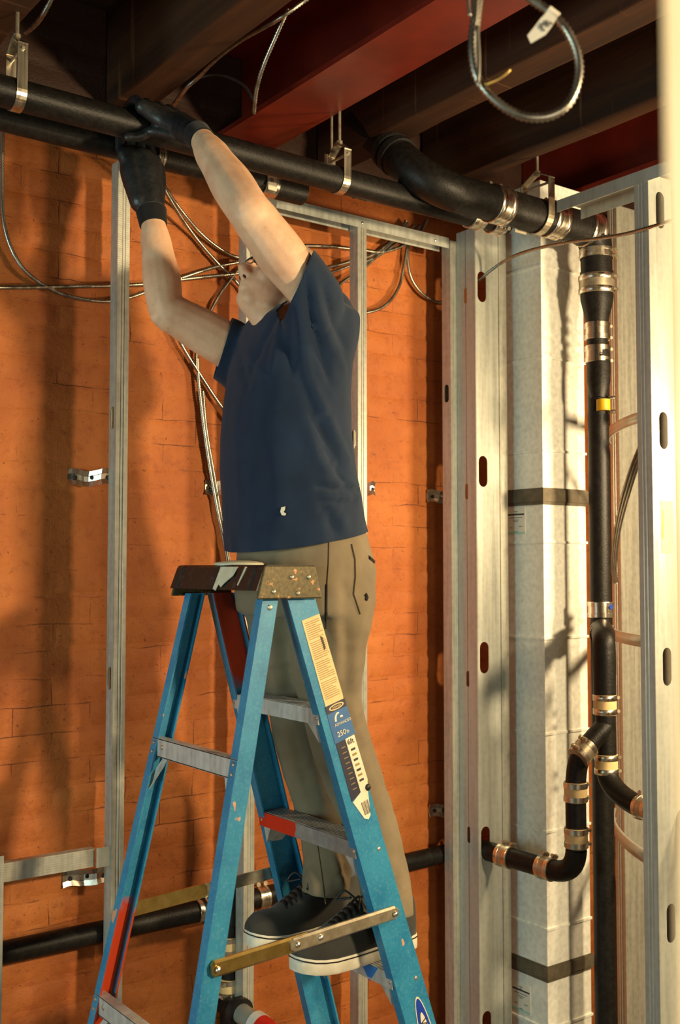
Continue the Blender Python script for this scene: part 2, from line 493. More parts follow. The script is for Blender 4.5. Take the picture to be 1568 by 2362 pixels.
def ibeam(xc, w, zb, h, label, tf=0.016, tw=0.010):
    r = [(-w/2, 0), (w/2, 0), (w/2, tf), (tw/2, tf), (tw/2, h-tf), (w/2, h-tf), (w/2, h), (-w/2, h), (-w/2, h-tf), (-tw/2, h-tf), (-tw/2, tf), (-w/2, tf)]
    rings = [[(xc + a, y, zb + b) for a, b in r] for y in (-2.95, WY - 0.005)]
    o = MB().loft(rings).build('steel_beam', MT['red_steel'], fix=True)
    return tag(o, label, 'beam', 'red steel beams')
ibeam(1.683, 0.185, 3.0, 0.28, 'wide red painted steel beam between two timber joists')
ibeam(2.895, 0.150, 3.0, 0.28, 'dark red steel beam above the duct and the top of the stud partition')

# ================================================================== STEEL STUDS
def stud(name, o, w, f, D, F, z0, z1, slots=(), lip=0.008, mat='galvanised_steel', sw=0.019, sh=0.05, rib=True, soff=0.5):
    """C-section: web from o along w (length D), flanges along f (width F), standing from z0 to z1, slots = heights of the knock-outs"""
    o = Vector((o[0], o[1], 0)); w = Vector(w); f = Vector(f)
    mb = MB(); Zv = Vector((0, 0, 1))
    P = lambda s, t, z: o + w*s + f*t + Zv*z
    outer = [Vector((0, z0, 0)), Vector((D, z0, 0)), Vector((D, z1, 0)), Vector((0, z1, 0))]
    polys = [outer]
    for zc in slots:
        h = []
        c = D*soff
        for k in range(9): a = PI*k/8; h.append(Vector((c + sw*math.cos(a), zc + sh - sw + sw*math.sin(a), 0)))
        for k in range(9): a = PI + PI*k/8; h.append(Vector((c + sw*math.cos(a), zc - sh + sw + sw*math.sin(a), 0)))
        polys.append(h)
    allp = [p for q in polys for p in q]
    mb.add([P(p.x, 0, p.y) for p in allp], tessellate_polygon(polys))
    g = 0.0022 if rib else 0
    def side(s, sg):
        pr = [(s, 0), (s, F*0.30), (s + sg*g, F*0.34), (s + sg*g, F*0.42), (s, F*0.46), (s, F*0.54), (s + sg*g, F*0.58), (s + sg*g, F*0.66), (s, F*0.70), (s, F), (s + sg*lip, F)]
        vs = [P(a, b, z) for z in (z0, z1) for a, b in pr]; n = len(pr)
        mb.add(vs, [(i, i+1, n+i+1, n+i) for i in range(n-1)])
    side(0, 1); side(D, -1)
    ob = mb.build(name, MT[mat])
    md = ob.modifiers.new('thick', 'SOLIDIFY'); md.thickness = 0.0014; md.offset = 0
    return ob
GS = 'furring studs along the brick wall'
ZT = 2.815
SX = {'a': 1.222, 'b': 1.624, 'c': 2.030, 'd': 2.418}
FY = 2.65
lab = {'a': 'galvanised steel stud left of the ladder, against the brick wall beside the gloved hand',
       'b': 'galvanised steel stud directly behind the worker and the ladder',
       'c': 'galvanised steel stud on the brick wall just behind the worker\'s back',
       'd': 'narrow galvanised furring stud hidden against the corner post at the end of the brick wall'}
for k, x in SX.items():
    sl = [2.50 + 0.31, 2.12, 1.43] if k != 'd' else [2.3]
    s = stud('steel_stud', (x, FY), (0, 1, 0), (1, 0, 0), 0.041, 0.034, 0.0, ZT - 0.002, slots=[z for z in sl if z < 2.72], sw=0.011, sh=0.030)
    tag(s, lab[k], 'stud', GS)
# top track of the furring wall
tr = MB()
for (y0, y1, z0, z1) in ((FY - 0.004, FY + 0.046, ZT + 0.001, ZT + 0.003), (FY - 0.004, FY - 0.0025, ZT - 0.032, ZT + 0.001), (FY + 0.0445, FY + 0.046, ZT - 0.032, ZT + 0.001)):
    tr.box((1.615, y0, z0), (2.41, y1, z1))
tr_o = tr.build('top_track', MT['galvanised_web']); tag(tr_o, 'galvanised top track running along the brick wall under the pipes, right of the worker', 'track')
for x in (1.64, 2.045, 2.35): MB().disc_rivet((x, FY - 0.004, ZT - 0.016), (0, -1, 0), 0.005, 0.003).build('screw', MT['coupling_steel'], tr_o)

# corner post and partition (runs towards the viewer at X = 2.445 .. 2.545)
PXL, PXR = 2.445, 2.548
s = stud('steel_stud', (PXL, 2.648), (0, -1, 0), (1, 0, 0), 0.088, 0.005, 0, 2.84, lip=0.0, slots=[2.62, 1.97, 1.36, 0.86], sw=0.0075, sh=0.026, mat='galvanised_web')
tag(s, 'corner post stud with a seam and narrow slots, right of the brick wall', 'stud', 'studs of the corner post')
mg = MB().box((PXL - 0.0012, 2.6035, 0), (PXL - 0.0002, 2.6045, 2.84)); mg.build('seam', MT['print_dark'], s)
s2 = stud('steel_stud', (PXL + 0.0015, 2.559), (1, 0, 0), (0, 1, 0), 0.102, 0.041, 0, 2.84, slots=[2.645, 2.035, 1.43, 0.84, 0.26], sw=0.0195, sh=0.051, mat='galvanised_web', soff=0.27)
tag(s2, 'broad galvanised corner stud with large oval slots, left of the duct', 'stud', 'studs of the corner post')
s3 = stud('steel_stud', (2.5505, 2.557), (1, 0, 0), (0, 1, 0), 0.034, 0.034, 0, 2.84, lip=0.006)
tag(s3, 'slim ribbed steel strip standing between the slotted corner stud and the duct', 'stud', 'studs of the corner post')
s4 = stud('steel_stud', (PXL, 1.868), (1, 0, 0), (0, 1, 0), 0.102, 0.047, 0, 2.815, slots=[2.72, 2.10, 1.45, 0.76], sw=0.019, sh=0.052, mat='galvanised_web')
tag(s4, 'near galvanised partition stud at the right with a brownish flange and big oval slots', 'stud', 'partition studs at the right')
st = MB().box((0, 0, 0), (0.052, 0.0006, 0.145)).build('sticker', MT['label_cream'], s4); st.location = (2.478, 1.8664, 1.76)
st = MB().box((0, 0, 0), (0.006, 0.0004, 0.08)).build('sticker_stripe', MT['tape_yellow'], s4); st.location = (2.482, 1.8660, 1.80)
# partition track over it
tr = MB()
tr.box((PXL - 0.003, -0.4, 2.826), (PXR + 0.003, 2.20, 2.828))
tr.box((PXL - 0.003, -0.4, 2.792), (PXL - 0.0015, 2.20, 2.826)); tr.box((PXR + 0.0015, -0.4, 2.792), (PXR + 0.003, 2.20, 2.826))
pt = tr.build('top_track', MT['galvanised_web']); tag(pt, 'galvanised header track over the near partition stud, below the dark red beam', 'track')
# studs on the far side of the chase
FX = 3.15
s = stud('steel_stud', (3.2795, 2.60), (1, 0, 0), (0, 1, 0), 0.120, 0.041, 0, 3.08, slots=[U(1457, py, Y=2.60).z for py in (562, 1005, 1470, 1935)], sw=0.014, sh=0.038, soff=0.5)
tag(s, 'far galvanised stud behind the curved metal strips, right of the black stack', 'stud', 'studs on the far side of the pipe chase')
s = stud('steel_stud', (3.212, 2.60), (1, 0, 0), (0, 1, 0), 0.066, 0.041, 0, 3.08, slots=[])
tag(s, 'second far stud next to the brick sliver behind the black stack', 'stud', 'studs on the far side of the pipe chase')
# out-of-focus upright close to the lens
nx = MB()
a0 = Vector((0.3790, 0.2800, 0)); d1 = Vector((0.92, 0.40, 0)).normalized(); d2 = (f0 + RT*0.32).normalized()
q = [a0, a0 + d1*0.09, a0 + d1*0.09 + d2*0.03, a0 + d2*0.03]
nx.hexa([p + Vector((0, 0, 0.0)) for p in q], [p + Vector((0, 0, 2.99)) for p in q])
nobj = nx.build('door_post', MT['cream_steel'], fix=True); tag(nobj, 'blurred cream coloured post close by at the very right edge', 'post')

# ------------------------------------------------------------------ wall clips (bent sheet-metal ties)
def wall_clip(c, L, tilt, label):
    """strip lying on the wall, bent where it turns to the stud; c = right end"""
    c = Vector(c); root = empty('wall_clip', c)
    n = 10; H2 = 0.021
    rings = []
    for i in range(n + 1):
        u = i / n
        x = c.x - u * L
        y = WY - 0.006 - (0.036 if u < 0.30 else 0.036*max(0, 1 - (u - 0.30)/0.22))
        zc = c.z + tilt * (0.5 - u) * L + 0.004*math.sin(u*9)
        row = []
        for dz, dy in ((-H2, -0.006), (-H2*0.4, -0.001), (-H2*0.33, 0.0), (H2*0.33, 0.0), (H2*0.4, -0.001), (H2, -0.006)):
            row.append((x, y + dy, zc + dz))
        rings.append(row)
    mb = MB().loft(rings, caps=False, closed=False)
    b = mb.build('strip', MT['coupling_steel'], root, smooth=False)
    md = b.modifiers.new('thick', 'SOLIDIFY'); md.thickness = 0.002
    for u in (0.12, 0.45, 0.82):
        x = c.x - u*L; y = WY - 0.0085 - (0.036 if u < 0.30 else 0.036*max(0, 1 - (u - 0.30)/0.22))
        MB().disc_rivet((x, y, c.z + tilt*(0.5-u)*L), (0, -1, 0), 0.006, 0.003).build('screw_hole', MT['print_dark'], root)
    tag(root, label, 'clip', 'sheet metal wall ties')
wall_clip(U(246, 1105, Y=WY), 0.115, 0.03, 'bent metal wall tie left of the steel stud at the left')
wall_clip(U(505, 1127, Y=WY), 0.05, 0.0, 'small metal wall tie peeking out left of the worker\'s shirt')
wall_clip(U(1054, 1148, Y=WY), 0.145, 0.02, 'upper bent metal wall tie beside the corner post')
wall_clip(U(1060, 1860, Y=WY), 0.145, -0.05, 'lower crumpled metal wall tie beside the corner post')
wall_clip(U(845, 1130, Y=WY), 0.06, 0.0, 'metal wall tie just behind the worker\'s lower back')
wall_clip(U(236, 2010, Y=WY), 0.115, 0.05, 'shiny bent wall tie under the horizontal channel at lower left')

# horizontal channel at lower left
a = U(5, 2000, Y=2.665); b = U(218, 1978, Y=2.665)
ch = empty('stud_channel', (b.x, b.y, b.z))
mb = MB()
zc = b.z
mb.box((0.55, 2.664, zc - 0.023), (b.x, 2.666, zc + 0.023)); mb.box((0.55, 2.666, zc + 0.021), (b.x, 2.690, zc + 0.023)); mb.box((0.55, 2.666, zc - 0.023), (b.x, 2.690, zc - 0.021))
mb.build('channel', MT['galvanised_steel'], ch)
MB().box((b.x, 2.652, zc - 0.024), (1.2215, 2.654, zc + 0.026)).build('end_tab', MT['galvanised_web'], ch)
tag(ch, 'short horizontal galvanised channel fixed to the stud at lower left', 'channel')
s = stud('steel_stud', (0.905, FY), (0, 1, 0), (1, 0, 0), 0.041, 0.034, 0.0, U(3, 1975, Y=FY).z, slots=[])
tag(s, 'cut off bluish steel stud end at the lower left picture edge', 'stud', GS)

# ================================================================== DUCT
duct = empty('duct', (2.72, 2.54, 0))
X0, X1, Y0, Y1 = 2.62, 2.826, 2.432, 2.66
zj = [0.0, 0.259, 0.569, 0.876, 1.186, 1.492, 1.804, 2.103, 2.410, 2.715, 3.0]
for a, b in zip(zj, zj[1:]):
    MB().box((X0, Y0, a + 0.0015), (X1, Y1, b - 0.0015), 0.0015).build('duct_section', MT['duct_sheet'], duct)
    if b < 2.99:
        MB().box((X0 - 0.0045, Y0 - 0.0045, b - 0.0042), (X1 + 0.0045, Y1 + 0.002, b + 0.0042), 0.0012).build('joint_strip', MT['duct_sheet'], duct)
for z0, z1 in ((1.926, 1.976), (0.405, 0.450)):
    g = MB(); t = 0.007
    for zz0, zz1, tt in ((z0 + 0.010, z1, t), (z0, z0 + 0.010, t*0.5), (z1 - 0.003, z1 + 0.005, t*0.5)):
        g.box((X0 - tt, Y0 - tt, zz0), (X1 + tt, Y1 + tt, zz1))
    g.build('duct_band', MT['duct_band'], duct)
tag(duct, 'tall square sheet metal duct with dark bands between the studs', 'duct')
def duct_label(y, z0, z1):
    o = MB().box((X0 - 0.0012, y - 0.042, z0), (X0 - 0.0004, y + 0.042, z1)).build('paper_label', MT['tag_white'], duct)
    for i, (dz, L, h) in enumerate(((0.86, 0.2, 1), (0.8, 0.12, 1), (0.72, 0.9, 3.2), (0.62, 0.7, 1), (0.53, 0.35, 1), (0.47, 0.2, 1), (0.24, 0.15, 1), (0.28, 0.2, 1), (0.08, 0.2, 1))):
        zz = z0 + (z1 - z0)*dz; off = 0.0 if i not in (6, 7) else (0.022 if i == 6 else -0.022)
        MB().box((X0 - 0.0016, y + off - 0.042*L, zz), (X0 - 0.0011, y + off + 0.042*L, zz + 0.0016*h)).build('print_line', MT['print_dark'], o)
    MB().box((X0 - 0.0016, y - 0.042, z0), (X0 - 0.0011, y + 0.042, z0 + 0.007)).build('print_line', MT['label_pale_green'], o)
pA = U(1190, 1200, X=X0); duct_label(pA.y, U(1190, 1232, X=X0).z, U(1190, 1172, X=X0).z)
pB = U(1202, 2300, X=X0); duct_label(pB.y, U(1202, 2332, X=X0).z, U(1202, 2268, X=X0).z)
# ================================================================== PIPES
def ortho(ax):
    ax = Vector(ax).normalized(); u = ax.orthogonal().normalized(); return ax, u, ax.cross(u)

def coupling(root, c, ax, R, L, screw_dir, shield='coupling_steel', mid=None, corr=True):
    """no-hub coupling: corrugated shield + two clamp bands, each with a screw housing"""
    c = Vector(c); ax = Vector(ax).normalized(); sd = Vector(screw_dir); sd = (sd - ax*sd.dot(ax)).normalized()
    n = 16; pts = []; rad = []
    for i in range(n + 1):
        u = i/n - 0.5
        pts.append(c + ax*L*u); rad.append(R + 0.0035 + (0.0008 if (corr and i % 2) else 0))
    sh = MB().tube(pts, rad, 24).build('coupling', MT[mid or shield], root); autosmooth(sh, 50)
    for sg in (-0.34, 0.34):
        p = c + ax*L*sg; bw = L*0.14
        band = MB()
        band.tube([p - ax*bw, p - ax*bw*0.9, p + ax*bw*0.9, p + ax*bw], [R + 0.0045, R + 0.0055, R + 0.0055, R + 0.0045], 24)
        bo = band.build('clamp_band', MT[shield], sh); autosmooth(bo, 50)
        s = MB(); tg = ax.cross(sd).normalized()
        q = p + sd*(R + 0.010)
        s.tube([q - tg*0.011, q + tg*0.006], 0.0055, 8); s.tube([q + tg*0.006, q + tg*0.014], 0.0075, 6)
        s.build('clamp_screw', MT['worn_steel'], sh)
    return sh

def pipe(root, pts, r, name='pipe', seg=24, mat='cast_iron'):
    o = MB().tube(pts, r, seg).build(name, MT[mat], root); return autosmooth(o, 50)

def arc(p0, corner, p1, n=12):
    """quadratic bend p0 - corner - p1"""
    p0, c, p1 = Vector(p0), Vector(corner), Vector(p1)
    return [p0*(1-t)**2 + c*2*t*(1-t) + p1*t*t for t in [i/n for i in range(n+1)]]

def strap(root, x, y, z, R, ztop, w=0.024, mat='strap_steel'):
    """clevis strap round a pipe that runs along X, closing above it on a rod"""
    ring = []; m = MB()
    prof = [(y - R - 0.003, ztop)]
    for k in range(17):
        a = PI + PI*k/16
        prof.append((y + (R + 0.003)*math.cos(a), z + (R + 0.003)*math.sin(a)))
    prof.append((y + R + 0.003, ztop))
    vs = []; fs = []
    for (yy, zz) in prof:
        vs += [(x - w/2, yy, zz), (x + w/2, yy, zz)]
    n = len(prof)
    for i in range(n - 1): fs.append((2*i, 2*i+1, 2*i+3, 2*i+2))
    top = [(x - w/2, y - R - 0.003, ztop), (x + w/2, y - R - 0.003, ztop), (x - w/2, y, ztop + 0.03), (x + w/2, y, ztop + 0.03), (x - w/2, y + R + 0.003, ztop), (x + w/2, y + R + 0.003, ztop)]
    k = len(vs); vs += top; fs += [(k, k+1, k+3, k+2), (k+2, k+3, k+5, k+4)]
    o = m.add(vs, fs).build('hanger_strap', MT[mat], root)
    md = o.modifiers.new('thick', 'SOLIDIFY'); md.thickness = 0.003; md.offset = 1
    MB().tube([(x, y, ztop + 0.02), (x, y, 3.27)], 0.0045, 8).build('hanger_rod', MT['worn_steel'], root)
    MB().tube([(x, y, ztop + 0.022), (x, y, ztop + 0.036)], 0.009, 6).build('hanger_nut', MT['worn_steel'], root)
    MB().tube([(x, y - R - 0.008, ztop - 0.012), (x, y + R + 0.008, ztop - 0.012)], 0.004, 8).build('hanger_bolt', MT['worn_steel'], root)

# --- upper thin drain pipe (the one the worker holds)
uy, uz, ur = 2.40, 2.805, 0.036
p = empty('drain_pipe', (1.4, uy, uz))
pipe(p, [(0.2, uy, uz), (2.27, uy, uz)], ur)
pipe(p, [(2.27, uy, uz), (2.43, uy, uz)], ur - 0.002)
coupling(p, (2.295, uy, uz), (1, 0, 0), ur, 0.05, (0, 0, 1), mid='worn_steel')
coupling(p, (2.385, uy, uz), (1, 0, 0), ur, 0.05, (0, -1, -0.5))
MB().box((2.425, uy - 0.043, uz - 0.036), (2.475, uy - 0.041, uz - 0.008)).build('paper_label', MT['label_white'], p)
strap(p, U(38, 190, Y=uy).x, uy, uz, ur, uz + 0.105)
strap(p, U(783, 410, Y=uy).x, uy, uz, ur, uz + 0.075)
tag(p, 'long black drain pipe under the joists held by the worker\'s raised glove', 'pipe')
# --- second pipe behind it
ly, lz, lr = 2.535, 2.800, 0.032
p = empty('drain_pipe', (1.2, ly, lz))
pipe(p, [(0.2, ly, lz), (1.64, ly, lz)], lr)
pipe(p, [(1.64, ly, lz), (1.74, ly, lz)], lr + 0.004)
coupling(p, (U(362, 365, Y=ly).x, ly, lz), (1, 0, 0), lr, 0.022, (0, 1, 1), corr=False)
coupling(p, (U(617, 432, Y=ly).x, ly, lz), (1, 0, 0), lr, 0.045, (0, 1, 1))
MB().box((1.600, ly - 0.0385, lz - 0.03), (1.628, ly - 0.0365, lz - 0.008)).build('paper_label', MT['label_white'], p)
tag(p, 'black pipe running behind the held pipe and ending beside the raised elbow', 'pipe')
# small riser clamp standing beside the strap
p = empty('riser_clamp', U(757, 375, Y=2.47))
q = U(757, 392, Y=2.47)
MB().box((q.x - 0.014, q.y - 0.002, q.z - 0.005), (q.x + 0.014, q.y + 0.002, q.z + 0.045), 0.0015).build('clamp_plate', MT['strap_steel'], p)
MB().tube([(q.x + 0.012, q.y, q.z + 0.03), (q.x + 0.012, q.y, 3.27)], 0.004, 8).build('hanger_rod', MT['worn_steel'], p)
tag(p, 'small bright pipe clamp hanging on a thin rod above the strapped pipe', 'clamp')

# --- thick drain pipe with the big elbow, stack below
P4 = empty('drain_stack', (2.739, 2.30, 0))
ty, tz, tR = 2.30, 2.812, 0.053
bend = arc((1.80, ty + 0.30, tz + 0.215), (1.895, ty + 0.06, tz + 0.03), (2.08, ty, tz), 14)
bend = arc(U(920, 365, Y=2.42), U(975, 420, Y=2.31), (2.12, ty, tz), 14)
pipe(P4, bend, tR + 0.002, 'elbow')
d0 = (Vector(bend[0]) - Vector(bend[2])).normalized()
b0 = Vector(bend[0])
pipe(P4, [b0, b0 + d0*0.25], tR - 0.004)
for k in (0.005, 0.042):
    MB().tube([b0 + d0*k, b0 + d0*(k + 0.022)], tR + 0.007, 24).build('coupling', MT['rubber'], P4)
pipe(P4, [(2.11, ty, tz), (2.68, ty, tz)], tR)
xs4 = U(1148, 470, Y=ty).x; coupling(P4, (xs4, ty, tz), (1, 0, 0), tR, 0.062, (0, 0.3, 1))
xs4 = U(1275, 505, Y=ty).x; coupling(P4, (xs4, ty, tz), (1, 0, 0), tR, 0.062, (0, 0.3, 1))
xs4 = U(1375, 528, Y=ty).x - 0.035; coupling(P4, (xs4, ty, tz), (1, 0, 0), tR, 0.062, (0, 0.3, 1))
strap(P4, U(1240, 490, Y=ty).x, ty, tz, tR + 0.003, tz + 0.105, 0.026, 'worn_steel')
sx = 2.739
pipe(P4, arc((2.66, ty, tz), (sx + 0.002, ty, tz + 0.004), (sx, ty, tz - 0.09), 12), tR, 'elbow')
pipe(P4, [(sx, ty, tz - 0.09), (sx, ty, 2.68)], tR - 0.002)
coupling(P4, (sx, ty, 2.738), (0, 0, 1), tR - 0.002, 0.030, (0.6, -0.8, 0), corr=False)
coupling(P4, (sx, ty, 2.637), (0, 0, 1), tR, 0.062, (0.2, -1, 0), mid='worn_steel')
pipe(P4, [(sx, ty, 2.68), (sx, ty, 2.60), (sx, ty, 2.585), (sx, ty, 2.52), (sx, ty, 2.50)], [tR, tR, tR - 0.001, 0.037, 0.036], 'reducer')
pipe(P4, [(sx, ty, 2.51), (sx, ty, 0.0)], 0.0335)
coupling(P4, (sx, ty, 2.485), (0, 0, 1), 0.036, 0.055, (1, -0.3, 0))
coupling(P4, (sx, ty, 2.410), (0, 0, 1), 0.036, 0.055, (1, -0.3, 0))
pipe(P4, [(sx, ty - 0.004, 2.43), (sx, ty - 0.004, 2.36), (sx - 0.004, ty - 0.006, 2.32), (sx - 0.01, ty - 0.01, 2.28), (sx - 0.014, ty - 0.012, 2.262)], [0.036, 0.0385, 0.0375, 0.031, 0.024], 'sweep')
q = Vector((sx - 0.012, ty - 0.03, 2.240))
pipe(P4, [q + Vector((0, 0, 0.018)), q - Vector((0, 0, 0.018))], 0.022, 'cleanout_tape', mat='tape_yellow')
for dz in (0.022, -0.022):
    MB().tube([q + Vector((0.012, -0.012, dz)), q + Vector((0.034, -0.016, dz + 0.004))], 0.007, 8).build('clamp_screw', MT['coupling_steel'], P4)
coupling(P4, (sx, ty, U(1388, 1406, Y=ty).z), (0, 0, 1), 0.036, 0.050, (1, 0.2, 0))
MB().tube([(sx - 0.0, ty - 0.0415, 1.597), (sx - 0.0, ty - 0.0423, 1.597)], 0.0085, 16).build('coupling_mark', MT['oval_blue'], P4)
# tee towards the viewer, then the wye
wy, wx, wr = 2.17, 2.598, 0.0305
tee = [Vector((sx, ty, 1.525)), Vector((sx - 0.055, ty - 0.05, 1.523)), Vector((wx + 0.012, wy + 0.012, 1.505)), Vector((wx + 0.001, wy + 0.001, 1.465)), Vector((wx, wy, 1.40))]
pipe(P4, spline(tee, 8), 0.0345, 'tee_branch')
for f in (0.42, 0.62):
    c0 = tee[0].lerp(tee[2], f); ax = (tee[2] - tee[0]).normalized()
    MB().tube([c0 - ax*0.002, c0 + ax*0.002], 0.0385, 24).build('hub_ring', MT['rubber'], P4)
MB().tube([tee[0].lerp(tee[2], 0.45), tee[0].lerp(tee[2], 0.6)], 0.0375, 24).build('coupling', MT['worn_steel'], P4)
pipe(P4, [(wx, wy, 1.46), (wx, wy, 1.335)], 0.034)
coupling(P4, (wx, wy, U(1395, 1625, Y=wy).z), (0, 0, 1), wr, 0.060, (1, -0.35, 0), mid='label_cream', corr=True)
pipe(P4, [(wx, wy, 1.36), (wx + 0.004, wy, 1.10)], wr, 'wye')
coupling(P4, (wx + 0.003, wy, U(1402, 1762, Y=wy).z), (0, 0, 1), wr, 0.060, (1, -0.35, 0), mid='label_cream')
# wye arm and the trap to the left
a0 = Vector((wx, wy, 1.245)); a1 = U(1345, 1733, Y=2.18); a2 = U(1323, 1780, Y=2.20); a3 = U(1324, 1825, Y=2.205)
pipe(P4, [a0, a0.lerp(a1, 0.5), a1], [wr, wr, wr], 'wye_arm')
ax = (a1 - a0).normalized()
coupling(P4, a1 + ax*0.002, ax, wr, 0.055, Vector((-0.6, -0.3, 1)), mid='worn_steel')
vv = U(1328, 1880, Y=2.205)
a3 = Vector((vv.x, vv.y, a3.z))
pipe(P4, arc(a1, Vector((vv.x, vv.y, a1.z - 0.035)), a3, 12), wr, 'elbow')
for py in (1826, 1932):
    c0 = Vector((vv.x, vv.y, U(1328, py, Y=2.205).z)); coupling(P4, c0, (0, 0, 1), wr, 0.058, (1, -0.35, 0), mid='label_cream')
b1 = Vector((vv.x, vv.y, U(1327, 1960, Y=2.205).z)); b2 = U(1272, 2006, X=2.5); b3 = Vector((2.478, 2.72, b2.z + 0.006))
pipe(P4, [a3, b1], wr)
pipe(P4, arc(b1, Vector((b1.x, b1.y + 0.004, b2.z)), b2, 12), wr + 0.001, 'elbow')
pipe(P4, [b2, b2.lerp(b3, 0.72)], wr)
for f in (0.05, 0.44):
    c0 = b2.lerp(b3, f); coupling(P4, c0, (b3 - b2), wr, 0.050, (0.4, 0, 1), mid='worn_steel')
# right-hand elbow through the near stud
c1 = Vector((wx + 0.004, wy, 1.115)); e1 = U(1478, 1862, X=2.575)
pipe(P4, arc(c1, Vector((c1.x - 0.005, c1.y - 0.01, e1.z + 0.02)), e1, 12), wr + 0.001, 'elbow')
far = Vector((2.50, 1.45, e1.z - 0.01))
pipe(P4, [e1, far], wr)
coupling(P4, e1.lerp(far, 0.03), (far - e1), wr, 0.052, (0.2, 0, 1), mid='worn_steel')
tag(P4, 'black cast iron drain stack with bright couplings in front of the duct', 'pipe')

# --- low horizontal pipe behind the studs and its drop
p = empty('drain_pipe', (1.61, 2.728, 0.75))
qy, qz, qr = 2.727, 0.757, 0.029
pipe(p, [(0.2, qy, qz), (1.53, qy, qz)], qr)
pipe(p, [(1.53, qy, qz), (1.60, qy, qz)], qr + 0.005, 'tee')
coupling(p, (U(464, 2112, Y=qy).x, qy, qz), (1, 0, 0), qr, 0.035, (0, 0.2, 1))
vx = U(531, 2200, Y=qy).x
pipe(p, [(vx, qy, qz + 0.05), (vx, qy, 0.30)], qr, 'drop_pipe')
pipe(p, [(vx, qy, qz + 0.05), (vx, qy, qz - 0.05)], qr + 0.006, 'tee')
for py in (2178, 2275): coupling(p, U(528, py, Y=qy), (0, 0, 1), qr, 0.05, (-1, -0.4, 0), mid='label_cream')
pipe(p, [(vx + 0.02, qy, qz), (2.60, qy, qz + 0.02)], qr)
coupling(p, (U(602, 2072, Y=qy).x, qy, qz), (1, 0, 0), qr, 0.035, (0, 0.2, 1), mid='coupling_steel')
coupling(p, (U(1046, 1966, Y=qy).x, qy, qz + 0.015), (1, 0, 0), qr, 0.035, (0, 0.2, 1))
tag(p, 'low black drain pipe along the brick wall, passing behind ladder and studs', 'pipe')
# --- capped stub with the red end at the bottom
s0 = U(546, 2330, Y=2.66); dr = Vector((0.08, -1, -0.10)).normalized()
st = empty('valve_stub', s0)
pipe(st, [s0 + Vector((-0.004, 0.075, -0.002)), s0], 0.026)
MB().tube([s0, s0 + dr*0.022], 0.040, 24).build('collar', MT['rubber'], st)
MB().tube([s0 + dr*0.02, s0 + dr*0.09], 0.027, 20).build('stub_pipe', MT['grey_plastic'], st)
MB().tube([s0 + dr*0.088, s0 + dr*0.115], 0.0345, 20).build('ring', MT['white_plastic'], st)
MB().tube([s0 + dr*0.113, s0 + dr*0.15, s0 + dr*0.165], [0.033, 0.030, 0.018], 20).build('end_cap', MT['red_plastic'], st)
for ch in st.children: autosmooth(ch, 45)
tag(st, 'grey pipe stub with white ring and red cap at the bottom edge', 'valve')

# ================================================================== CABLES (armoured, ribbed)
def cable(ctrl, label, r=0.0064, pitch=0.0076, n=10, group='armoured cables on the brick wall', mat='cable_steel', name='armoured_cable'):
    pts = resample(spline(ctrl, n), pitch/2)
    rad = [r if i % 2 == 0 else r*0.70 for i in range(len(pts))]
    o = MB().tube(pts, rad, 8).build(name, MT[mat], None, smooth=True)
    return tag(o, label, 'cable', group)
cy = 2.752
def C(*pts, Y=cy): return [U(a[0], a[1], Y=(a[2] if len(a) > 2 else Y)) for a in pts]
cable(C((8, 262), (5, 380), (10, 520), (50, 615), (120, 668), (190, 690), (262, 694), (335, 674), (420, 640), (500, 615), (560, 603), (640, 590), (700, 575)), 'armoured cable dropping in a loop at the left edge and rising behind the raised arm')
cable(C((-60, 664), (60, 663), (150, 661), (262, 659), (350, 654), (440, 642), (550, 630), (640, 612)), 'nearly level armoured cable crossing the brick at the left', r=0.0066)
cable(C((362, 372, 2.62), (374, 420, 2.69), (410, 475), (465, 540), (520, 582), (560, 596), (640, 610)), 'smooth bright armoured cable running from the lower glove down to the stud behind', r=0.0060)
cable(C((352, 385, 2.64), (395, 465, 2.70), (445, 540), (500, 605), (545, 650), (580, 700)), 'darker armoured cable running from the lower glove diagonally behind the face')
cable(C((560, 612), (530, 645), (500, 690), (478, 735), (455, 800), (452, 850)), 'armoured cable curving down from the face behind the forearm')
cable(C((405, 770), (430, 815), (460, 862), (505, 930), (545, 980)), 'armoured cable running from the lower forearm diagonally behind the shirt')
cable(C((455, 825), (458, 880), (470, 985), (484, 1080), (502, 1180), (522, 1275), (530, 1330)), 'armoured cable hanging along the front of the shirt')
cable(C((468, 900), (476, 990), (492, 1085), (509, 1185), (527, 1280), (535, 1335)), 'second armoured cable hanging right beside the one along the shirt front', r=0.005)
cable(C((640, 572), (700, 567), (765, 569), (830, 576), (880, 581), (925, 568), (968, 538), (985, 505)), 'topmost armoured cable crossing behind the stud right of the worker')
cable(C((700, 632), (745, 620), (800, 605), (860, 587), (905, 552), (940, 515)), 'armoured cable rising from behind the shoulder toward the top track, first strand')
cable(C((720, 645), (760, 630), (815, 610), (865, 594), (915, 560), (955, 520)), 'armoured cable rising from behind the shoulder toward the top track, second strand', r=0.0055)
cable(C((760, 680), (790, 650), (830, 625), (875, 585), (915, 545), (935, 510)), 'armoured cable rising from behind the shoulder toward the top track, lowest strand')
cable(C((968, 520), (942, 560), (930, 620), (918, 665), (890, 703), (850, 720), (800, 722), (760, 712)), 'armoured cable looping down left beside the corner wall')
cable(C((960, 530), (942, 570), (941, 610), (952, 650), (980, 683), (1015, 698), (1050, 690)), 'armoured cable looping down right to the corner post')
